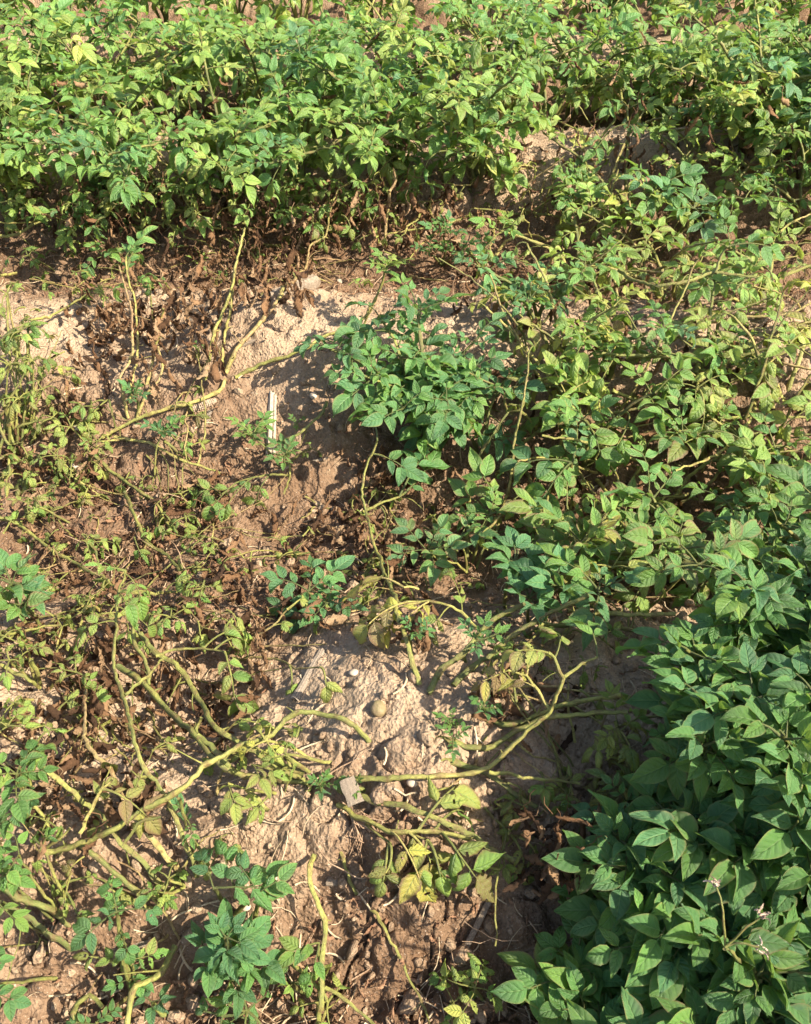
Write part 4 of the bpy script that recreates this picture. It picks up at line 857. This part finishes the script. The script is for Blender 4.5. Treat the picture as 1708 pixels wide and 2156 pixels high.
traced(EDGE, ln(105, 1750, 90, 1715, 70, 1685, 52, 1655, 45, 1620), .0048, .003, .5, (.05, .08, .12)); cluster(EDGE, 35, 1630, .13, 5, 'healthy', .72, .25, .2); cluster(EDGE, 50, 1670, .1, 4, 'healthy', .6, .2, .2); cluster(EDGE, 80, 1560, .1, 3, 'sick', .8, .4, .3); cluster(EDGE, 100, 1730, .07, 4, 'sick', .7, .5, .4)
traced(EDGE, ln(90, 1790, 120, 1770, 150, 1745), .0042, .003, .5, (.05, .07, .08))
E2 = plant(base_at(35, 1310), 'potato shoot with broad dark green leaves at the left edge beside the sprawling olive stems')
shoot(E2, 25, 1230, .1, 5, 'healthy', 1.0, .12, .2); shoot(E2, 50, 1275, .08, 4, 'healthy', .85, .15, .3); cluster(E2, 10, 1340, .07, 4, 'sick', .8, .5, .4); traced(E2, ln(0, 1342, 65, 1325, 130, 1315), .005, .003, .48, (.06, .06, .06))
E3 = plant(base_at(80, 1450), 'dying potato plant with yellow spotted leaves over brown litter at the left edge')
for (px, py, h, n, s, tn) in ((160, 1415, .07, 3, .8, .4), (20, 1390, .08, 4, .8, .55), (60, 1370, .07, 3, .7, .5), (30, 1480, .07, 4, .7, .55), (15, 1530, .07, 4, .7, .5), (190, 1260, .05, 3, .6, .5), (130, 1320, .05, 3, .6, .55)): cluster(E3, px, py, h, n, 'sick', s, tn, .55)
traced(E3, ln(0, 1398, 40, 1420, 75, 1438, 85, 1450), .005, .0045, .48, (.07, .06, .02)); traced(E3, ln(65, 1392, 80, 1420, 85, 1450), .0055, .005, .42, (.08, .05, 0))

# potato shoot with wilted flowers among the lower right bushes
FL = plant(base_at(1540, 2090), 'slender potato shoot carrying three wilted whitish flowers among the lower right bushes')
b = FL['_b']; tip = at(1528, 1995, .36)
def flower_mesh(rs):
    V, F, UV = [], [], []
    for k in range(5):
        L, Fc = dead_geo(rs, .013); o = len(V); R = Euler((rs.uniform(-.3, .1), 0, 0)).to_matrix(); Rz = Matrix.Rotation(2*PI*k/5, 3, 'Y')
        V += [Rz @ (R @ v + Vector((0, 0, .003))) for v in L]; F += [tuple(q+o for q in f) for f in Fc]
    return mesh('flower', V, F, M_PETAL)
stem_obj(FL, [b, b.lerp(tip, .5)+Vector((.01, 0, .02)), tip], .003, .0015, .3, .2, 7, False)
for px, py, h in ((1510, 1868, .40), (1598, 1930, .39), (1600, 1995, .37)):
    q = at(px, py, h); mid = tip.lerp(q, .55)+Vector((0, 0, .012)); stem_obj(FL, [tip, mid, q], .0013, .0009, .35, .2, 6, False, name='flower_stalk')
    f = link('flower', flower_mesh(rnd), FL['_o'], mtx=Matrix.Translation(q-b) @ frame(q-mid, Vector((0, 0, 1))))

# ---- withered leaves hanging on the stems
def withered(poly, n, hh, size=(.032, .066)):
    for _ in range(int(n*2.4)):
        while True:
            x0, y0, x1, y1 = poly; px, py = U(x0, x1), U(y0, y1); break
        q = at(px, py, U(*hh)); pl = min(PLANTS, key=lambda d: (d['_b']-q).length)
        f = Vector((rnd.gauss(0, .45), rnd.gauss(-.25, .4), -1 if hh[1] > .05 else -.4))
        link('withered_leaf', rnd.choice(DEADS), pl['_o'], mtx=Matrix.Translation(q-pl['_b']) @ frame(f, Vector((rnd.gauss(0, 1), rnd.gauss(0, 1), .3))) @ Matrix.Scale(U(*size), 4))
for poly, n, hh in (((60, 370, 960, 470), 110, (.03, .2)), ((160, 420, 740, 540), 70, (.03, .14)), ((150, 540, 420, 700), 45, (.02, .14)), ((130, 640, 360, 800), 30, (.02, .10)), ((440, 520, 660, 620), 40, (.02, .12)), ((380, 600, 480, 760), 16, (.01, .1)), ((760, 370, 960, 520), 30, (.03, .15)),
                    ((1000, 300, 1250, 460), 22, (.02, .14)), ((1250, 280, 1700, 360), 26, (.02, .12)), ((0, 60, 1708, 300), 70, (.1, .34)), ((1040, 560, 1708, 1060), 80, (.01, .12)), ((60, 980, 520, 1250), 60, (.005, .05)), ((180, 1250, 560, 1560), 75, (.005, .07)),
                    ((0, 1300, 200, 1620), 55, (.005, .06)), ((560, 1050, 760, 1320), 32, (.005, .05)), ((740, 950, 980, 1200), 36, (.005, .09)), ((1000, 1380, 1220, 1560), 14, (.005, .05)), ((90, 1600, 330, 1760), 20, (.01, .1)), ((1100, 1680, 1300, 1850), 22, (.03, .16)), ((820, 1240, 900, 1340), 6, (.03, .08)), ((0, 800, 220, 1000), 26, (.01, .07)), ((940, 520, 1060, 640), 12, (.01, .06))):
    withered(poly, n, hh)

# ---- small dying leaves caught low among the stems
def scatter(poly, n, tone, blot, sc=(.5, .95), hh=(.008, .05), kind='mini'):
    for _ in range(n):
        q = at(U(poly[0], poly[2]), U(poly[1], poly[3]), U(*hh)); pl = min(PLANTS, key=lambda d: (d['_b']-q).length)
        put_leaf(pl, q, U(0, 6.28), U(-.2, .8), kind, U(*sc), clampf(U(*tone)), blot, rnd)
for a in (((0, 430, 260, 620), 34, (.3, .6), .4), ((0, 640, 140, 1000), 40, (.4, .7), .5), ((60, 840, 230, 1010), 26, (.4, .65), .5), ((0, 1000, 480, 1320), 46, (.35, .65), .55), ((0, 1300, 220, 1560), 26, (.4, .7), .5), ((260, 420, 760, 560), 30, (.25, .5), .4),
          ((960, 340, 1260, 480), 24, (.3, .8), .5), ((1050, 480, 1708, 1180), 110, (.3, .8), .55), ((760, 1080, 1000, 1280), 20, (.3, .7), .5), ((1020, 1260, 1320, 1420), 16, (.3, .6), .5), ((1040, 1640, 1330, 1840), 24, (.3, .8), .7), ((400, 1540, 640, 1680), 8, (.5, .8), .5), ((140, 1580, 300, 1800), 8, (.5, .9), .7)):
    scatter(*a)

# ---- thin side shoots and collapsed wisps
def wisps(poly, n, ln_, r, tone, hh=(.008, .06), leaf=.4, seed=5):
    rs = random.Random(seed+int(poly[0])+int(poly[1]))
    for _ in range(n):
        q = at(rs.uniform(poly[0], poly[2]), rs.uniform(poly[1], poly[3]), 0); pl = min(PLANTS, key=lambda d: (d['_b']-q).length)
        d = q-pl['_b']; a = math.atan2(d.y, d.x)+rs.gauss(0, .7) if d.length > .03 else rs.uniform(0, 6.28); L = rs.uniform(*ln_); h = rs.uniform(*hh); pts = []; x, y = q.x, q.y
        m = 5
        for i in range(m):
            pts.append(Vector((x, y, g1(x, y)+.003+h*(i/(m-1))**.7))); a += rs.gauss(0, .35); x += math.cos(a)*L/(m-1); y += math.sin(a)*L/(m-1)
        r0 = rs.uniform(*r); P, o = stem_obj(pl, pts, r0, r0*.5, rs.uniform(*tone), .5, 6, False, rs, name='side_shoot', node=.03)
        if rs.random() < leaf:
            for t in (.7, 1.0): put_leaf(pl, P[int(t*(len(P)-1))], a+rs.uniform(-1, 1), rs.uniform(0, .6), 'mini', rs.uniform(.6, .95), clampf(rs.uniform(.35, .7)), .5, rs)
for a in (((0, 820, 480, 1320), 60, (.07, .22), (.0010, .0024), (.35, .95)), ((60, 1300, 520, 1700), 40, (.06, .2), (.0010, .0026), (.4, 1.)), ((140, 420, 740, 640), 60, (.06, .22), (.0011, .0024), (.5, 1.)), ((560, 1050, 1000, 1320), 30, (.06, .18), (.0010, .002), (.4, .95)),
          ((1040, 480, 1708, 1120), 70, (.15, .38), (.0022, .0048), (.42, .72), (.08, .22)), ((960, 300, 1708, 480), 34, (.1, .3), (.0018, .004), (.4, .8), (.04, .15)), ((1000, 1250, 1320, 1750), 26, (.06, .2), (.0012, .0026), (.35, .8)), ((30, 1700, 420, 2100), 14, (.05, .15), (.0010, .002), (.4, 1.)), ((0, 380, 900, 440), 24, (.1, .25), (.002, .004), (.4, .7), (.06, .25))):
    wisps(*a)

scatter((0, 370, 900, 470), 60, (.25, .6), .4, (.9, 1.5), (.05, .2))
scatter((0, 370, 640, 450), 26, (.2, .5), .3, (.6, .9), (.08, .2), 'healthy')
wisps((0, 400, 900, 470), 26, (.15, .35), (.0025, .0045), (.42, .7), (.05, .2), .7, 9)
# ------------------------------------------------------------------ things lying on the soil
def lay(name, me, px0, py0, px1, py1, label, cat, lift=.004, tilt=0, group=None):
    """an object of unit length along Y laid between two places"""
    a = at(px0, py0, 0); b = at(px1, py1, 0); a.z += lift; b.z += lift; d = b-a
    o = link(name, me, None, mtx=Matrix.Translation((a+b)/2) @ frame(d, Vector((tilt, 0, 1))) @ Matrix.Scale(d.length, 4)); 
    if me.materials and me.materials[0] == M_CORN and 'sunlit middle mound' not in label: me.materials[0] = M_CORN_SHADED  # all but the sunlit stalk take the darker copy toned for shade
    tag(o, label, cat, group); return o
def slab(rs, W, T, seg=10, split=0.0, arch=0.3, rag=.5):
    """a split, weathered length of stalk: a curved plank with frayed ends, one unit long"""
    V, F = [], []; nu = 7
    for s in (0, 1):
        for j in range(seg+1):
            for i in range(nu+1):
                q = 2*i/nu-1; y = (j/seg-.5)
                if j in (0, seg): y += rs.uniform(-.5, .5)*.09*rag
                ww = W*.5*(1+.06*math.sin(9*y+i)); z = T*(1-arch*q*q*1.8)+.01*W*rs.uniform(-1, 1)+.12*T*(i % 2)
                V.append(Vector((q*ww, y, z if s == 0 else z-T*.9)))
    m = (seg+1)*(nu+1)
    for j in range(seg):
        for i in range(nu):
            a = j*(nu+1)+i
            F.append((a, a+1, a+nu+2, a+nu+1)); F.append((m+a, m+a+nu+1, m+a+nu+2, m+a+1))
    for j in range(seg):
        for i in (0, nu):
            a = j*(nu+1)+i; q = (a, a+nu+1, m+a+nu+1, m+a); F.append(q if i == 0 else q[::-1])
    for i in range(nu):
        for j in (0, seg):
            a = j*(nu+1)+i; q = (a, m+a, m+a+1, a+1); F.append(q if j == 0 else q[::-1])
    return mesh('stalk', V, F, M_CORN, smooth=False)
RS = random.Random(21)
o = lay('corn_stalk', slab(RS, .095, .05, 16, arch=.6), 567, 962, 573, 832, 'split pale corn stalk lying upright in view on the sunlit middle mound', 'corn stalk', .008)
sp = slab(RS, .05, .04, 14); c = link('stalk_splinter', sp, o, mtx=Matrix.Translation((.068, -.02, -.005)) @ Matrix.Rotation(.02, 4, 'Z') @ Matrix.Scale(.93, 4))
lay('corn_stalk', slab(RS, .12, .04, 14, arch=.4), 690, 1858, 842, 1869, 'flat weathered corn stalk half sunk in the soil slope near the bottom centre', 'corn stalk', .005)
lay('corn_stalk', slab(RS, .14, .05, 12), 622, 1478, 680, 1375, 'flattened grey corn stalk along the shaded left side of the lower mound', 'corn stalk', .006)
lay('corn_stalk', slab(RS, .22, .06, 10), 655, 978, 690, 968, 'short bleached stalk piece in the shade left of the middle bush', 'corn stalk', .006)
lay('corn_stalk', slab(RS, .26, .2, 8, arch=.6), 1243, 1040, 1278, 1022, 'short round cut of pale stalk on the soil in the right hand tangle', 'corn stalk', .008)
lay('corn_stalk', slab(RS, .13, .05, 10), 247, 1616, 280, 1588, 'small grey stalk sliver between the stems at the left', 'corn stalk', .008)
lay('corn_stalk', slab(RS, .3, .06, 8), 250, 1815, 300, 1780, 'broad grey stalk fragment under the long stems at lower left', 'corn stalk', .006)
lay('corn_stalk', slab(RS, .14, .06, 10), 505, 735, 560, 712, 'pale stalk piece behind the fanned yellow stems', 'corn stalk', .006)
lay('corn_stalk', slab(RS, .14, .06, 10), 400, 680, 450, 702, 'grey stalk piece in the shadow left of the fanned yellow stems', 'corn stalk', .006)
lay('corn_stalk', slab(RS, .22, .05, 10), 580, 1000, 612, 985, 'grey stalk scrap beside the leafy branch below the upright stalk', 'corn stalk', .006)
lay('corn_stalk', slab(RS, .16, .05, 10), 235, 2010, 320, 1988, 'pale stalk lying in the shade behind the upright lower left shoot', 'corn stalk', .006)
lay('corn_stalk', slab(RS, .12, .04, 12), 980, 2000, 1030, 1900, 'long thin stalk sliver in the shade left of the lower right bushes', 'corn stalk', .006)
lay('corn_stalk', slab(RS, .1, .05, 10), 570, 640, 660, 600, 'thin dry stalk on the far shoulder of the middle mound', 'corn stalk', .006)
o = lay('corn_husk', slab(RS, .62, .12, 10, arch=.35), 752, 1715, 732, 1662, 'pale square ended piece of corn husk leaning on the stems below the tuber', 'corn husk', .03)
# old cob
def cob():
    V, F = [], []; rs = random.Random(4); nr, ns = 15, 12
    for j in range(nr*2+1):
        t = j/(nr*2); y = t-.5; R = .17*(math.sin(PI*min(.97, max(.03, t)))**.35)*(1.0 if j % 2 else .78)
        for k in range(ns*2):
            a = PI*k/ns; r = R*(1 if k % 2 else .82)*rs.uniform(.9, 1.1); V.append(Vector((r*math.cos(a), y, r*math.sin(a))))
    n = ns*2
    for j in range(nr*2):
        for k in range(n): F.append((j*n+k, (j+1)*n+k, (j+1)*n+(k+1) % n, j*n+(k+1) % n))
    F.append(tuple(range(n))); F.append(tuple(range(nr*2*n+n-1, nr*2*n-1, -1)))
    return mesh('cob', V, F, M_COB, smooth=False)
lay('corn_cob', cob(), 398, 868, 456, 845, 'old grey brown corn cob beside the long yellow stem', 'corn cob', .004)
lay('husk_scrap', slab(RS, .3, .05, 8), 434, 900, 444, 868, 'small pale husk scrap on the soil just below the cob', 'husk scrap', .005)
# half buried tuber
def lump(rs, sx, sy, sz, n=26, amp=.08, eyes=()):
    V, F = [], []
    for j in range(n//2+1):
        th = PI*j/(n//2)
        for k in range(n):
            a = 2*PI*k/n; d = Vector((math.sin(th)*math.cos(a), math.sin(th)*math.sin(a), math.cos(th)))
            r = 1+amp*(math.sin(2.3*d.x+1)+math.sin(3.1*d.y+2)*.6+math.sin(2.7*d.z))
            for e, dp in eyes: r -= dp*math.exp(-((d-e).length/.16)**2)
            V.append(Vector((d.x*sx*r, d.y*sy*r, d.z*sz*r)))
    for j in range(n//2):
        for k in range(n): F.append((j*n+k, (j+1)*n+k, (j+1)*n+(k+1) % n, j*n+(k+1) % n))
    return V, F
V, F = lump(RS, .0115, .012, .010, eyes=((Vector((.1, -.2, .97)).normalized(), .16), (Vector((-.6, -.3, .7)).normalized(), .1), (Vector((.6, -.5, .5)).normalized(), .1)))
q = at(795, 1494); o = link('potato', mesh('tuber', [v*(1+.10*float(vn(np.array([v.x*260+5]), np.array([v.y*260+v.z*190]), 2)[0]-.5)) for v in V], F, M_TUBER)); o.location = (q.x, q.y, soil_z(q.x, q.y)-.001); o.rotation_euler = (.5, .2, .4); tag(o, 'greenish potato tuber half buried in the crest of the lower mound', 'potato')
# pale stones
for px, py, s, lb in ((640, 1905, .006, None), (520, 1915, .006, 'white pebble on the bare slope left of the square ended husk'), (745, 1420, .006, 'white pebble beside the flattened grey stalk'), (660, 838, .008, 'pale pebble near the top end of the upright corn stalk'), (715, 590, .008, 'pale clod like stone at the far edge of the middle mound'), (868, 1655, .006, 'tiny pale pebble under the long straight stem'), (167, 915, .009, 'pale rounded stone at the left below the long yellow stem'), (160, 985, .010, 'small pale stone among dying leaves at the left'), (735, 1682, .007, None)):
    if lb is None: continue
    V, F = lump(RS, s*1.3, s, s*.7, 14, .12); q = at(px, py); o = link('pebble', mesh('pebble', V, F, M_STONE)); o.location = (q.x, q.y, soil_z(q.x, q.y)+s*.25); o.rotation_euler = (U(-.3, .3), U(-.3, .3), U(0, 3)); tag(o, lb, 'pebble')
# clump of dead roots
V, F, UV = [], [], []
q0 = at(752, 1722, .02)
for k in range(46):
    e = at(752+RS.gauss(35, 26), 1722+abs(RS.gauss(60, 28)), .006); m1 = q0.lerp(e, .4)+Vector((RS.gauss(0, .006), RS.gauss(0, .006), RS.uniform(.0, .015))); m2 = q0.lerp(e, .75)+Vector((RS.gauss(0, .006), RS.gauss(0, .006), .005))
    tube_geo(catmull([q0+Vector((RS.gauss(0, .006), RS.gauss(0, .004), 0)), m1, m2, e], .008), lambda t: .0011*(1-.6*t), 4, 0, RS, False, 0, V, F, UV, q0)
o = link('root_clump', mesh('roots', V, F, M_ROOT)); o.location = q0; tag(o, 'fan of dry brown roots spilling below the square ended husk', 'roots')
# loose dead leaves
LL = 'crumpled brown dead leaf lying loose on the soil'
for px, py, s, lb in ((240, 1690, .06, 'large rust brown crumpled leaf caught between the lower left stems'), (275, 1650, .055, 'orange brown curled leaf above the rust brown leaf at lower left'), (852, 1305, .045, 'reddish brown folded leaf beside the thin stem above the lower mound'), (1030, 1440, .03, 'pale tan withered leaf right of the thick leaning stems'), (920, 1305, .03, 'single hanging orange brown leaf above the lower mound crest')):
    q = at(px, py, .03); o = link('dead_leaf', RS.choice(LOOSE), None, mtx=Matrix.Translation(q) @ frame(Vector((RS.gauss(0, 1), RS.gauss(0, 1), -.2)), Vector((RS.gauss(0, .4), RS.gauss(0, .4), 1))) @ Matrix.Scale(s, 4)); tag(o, lb, 'dead leaf')
for k in range(170):
    y = .2+2.3*RS.random(); x = RS.uniform(-1, .7)*(.3+.45*y)
    # most litter collects in the furrows
    if RS.random() > .35+.65*(.5-.5*math.cos(2*PI*(y-ROW0)/ROW)): continue
    o = link('dead_leaf', RS.choice(LOOSE), None, mtx=Matrix.Translation((x, y, soil_z(x, y)+.004)) @ frame(Vector((RS.gauss(0, 1), RS.gauss(0, 1), 0)), Vector((RS.gauss(0, .4), RS.gauss(0, .4), 1))) @ Matrix.Scale(RS.uniform(.018, .045), 4)); tag(o, LL, 'dead leaf', 'dead leaves scattered over the soil')
# straw, fibre and root bits, too many to count
V, F, UV = [], [], []
for k in range(1150):
    y = .18+3.0*RS.random()**1.3; x = RS.uniform(-1, 1)*(.3+.5*y); a = RS.uniform(0, PI); L = RS.uniform(.012, .06)*(1.6 if RS.random() < .08 else 1); P = []
    bend = RS.uniform(-.8, .8); w = RS.choice((.0005, .0006, .0009, .0016))
    for i in range(5):
        t = i/4-.5; xx = x+L*t*math.cos(a+bend*t); yy = y+L*t*math.sin(a+bend*t); P.append((xx, yy))
    zz = [soil_z(*p) for p in P]
    zl = max(zz[0], zz[-1], zz[2])
    tube_geo([Vector((p[0], p[1], .5*z+.5*zl+.0015)) for p, z in zip(P, zz)], lambda t: w, 4, 0, RS, False, 0, V, F, UV)
tag(link('straw_litter', mesh('straw', V, F, M_STRAW)), kind='stuff')
V, F, UV = [], [], []
for k in range(900):
    y = .25+2.6*RS.random(); x = RS.uniform(-1, .55)*(.3+.45*y); f = .5-.5*math.cos(2*PI*(y-ROW0)/ROW)
    if RS.random() > .2+.8*f: continue
    z = soil_z(x, y); p = Vector((x, y, z+.003)); P = [p]; d = Vector((RS.gauss(0, 1), RS.gauss(0, 1), RS.uniform(0, .7))).normalized(); L = RS.uniform(.03, .11)
    for i in range(5):
        d = (d+Vector((RS.gauss(0, .35), RS.gauss(0, .35), RS.gauss(-.12, .2)))).normalized(); q = P[-1]+d*L/5; q.z = max(q.z, g1(q.x, q.y)+.004); P.append(q)
    w = RS.choice((.0006, .0008, .0014)); tube_geo(P, lambda t: w*(1-.5*t), 4, 0, RS, False, 0, V, F, UV)
tag(link('dry_stem_litter', mesh('dry_stems', V, F, M_ROOT)), kind='stuff')
# fallen leaf flakes and rotted bits covering the furrows, too many to count
V, F = [], []
lib = [dead_geo(random.Random(100+k)) for k in range(12)]
k = 0
while k < 2700:
    y = .2+2.45*RS.random(); x = RS.uniform(-1, .9)*(.3+.45*y); f = .5-.5*math.cos(2*PI*(y-ROW0)/ROW); pt = float(vn(np.array([x*4.]), np.array([y*4.]), 44)[0])
    if RS.random() > (.04+.96*f**1.6)*min(1, max(0.0, pt*2.4-.75))*(1 if x < .15 else .7): continue
    k += 1
    s = RS.uniform(.010, .030); lv, lf = RS.choice(lib); z = soil_z(x, y); R = frame(Vector((RS.gauss(0, 1), RS.gauss(0, 1), RS.gauss(0, .3))), Vector((RS.gauss(0, .5), RS.gauss(0, .5), 1))).to_3x3(); b = len(V); o0 = Vector((x, y, z+.004))
    V += [R @ (v*s)+o0 for v in lv]; F += [tuple(i+b for i in f_) for f_ in lf]
tag(link('leaf_litter', mesh('litter', V, F, M_LITTER)), kind='stuff')
print('leaves', COUNT, 'objects', len(bpy.data.objects))
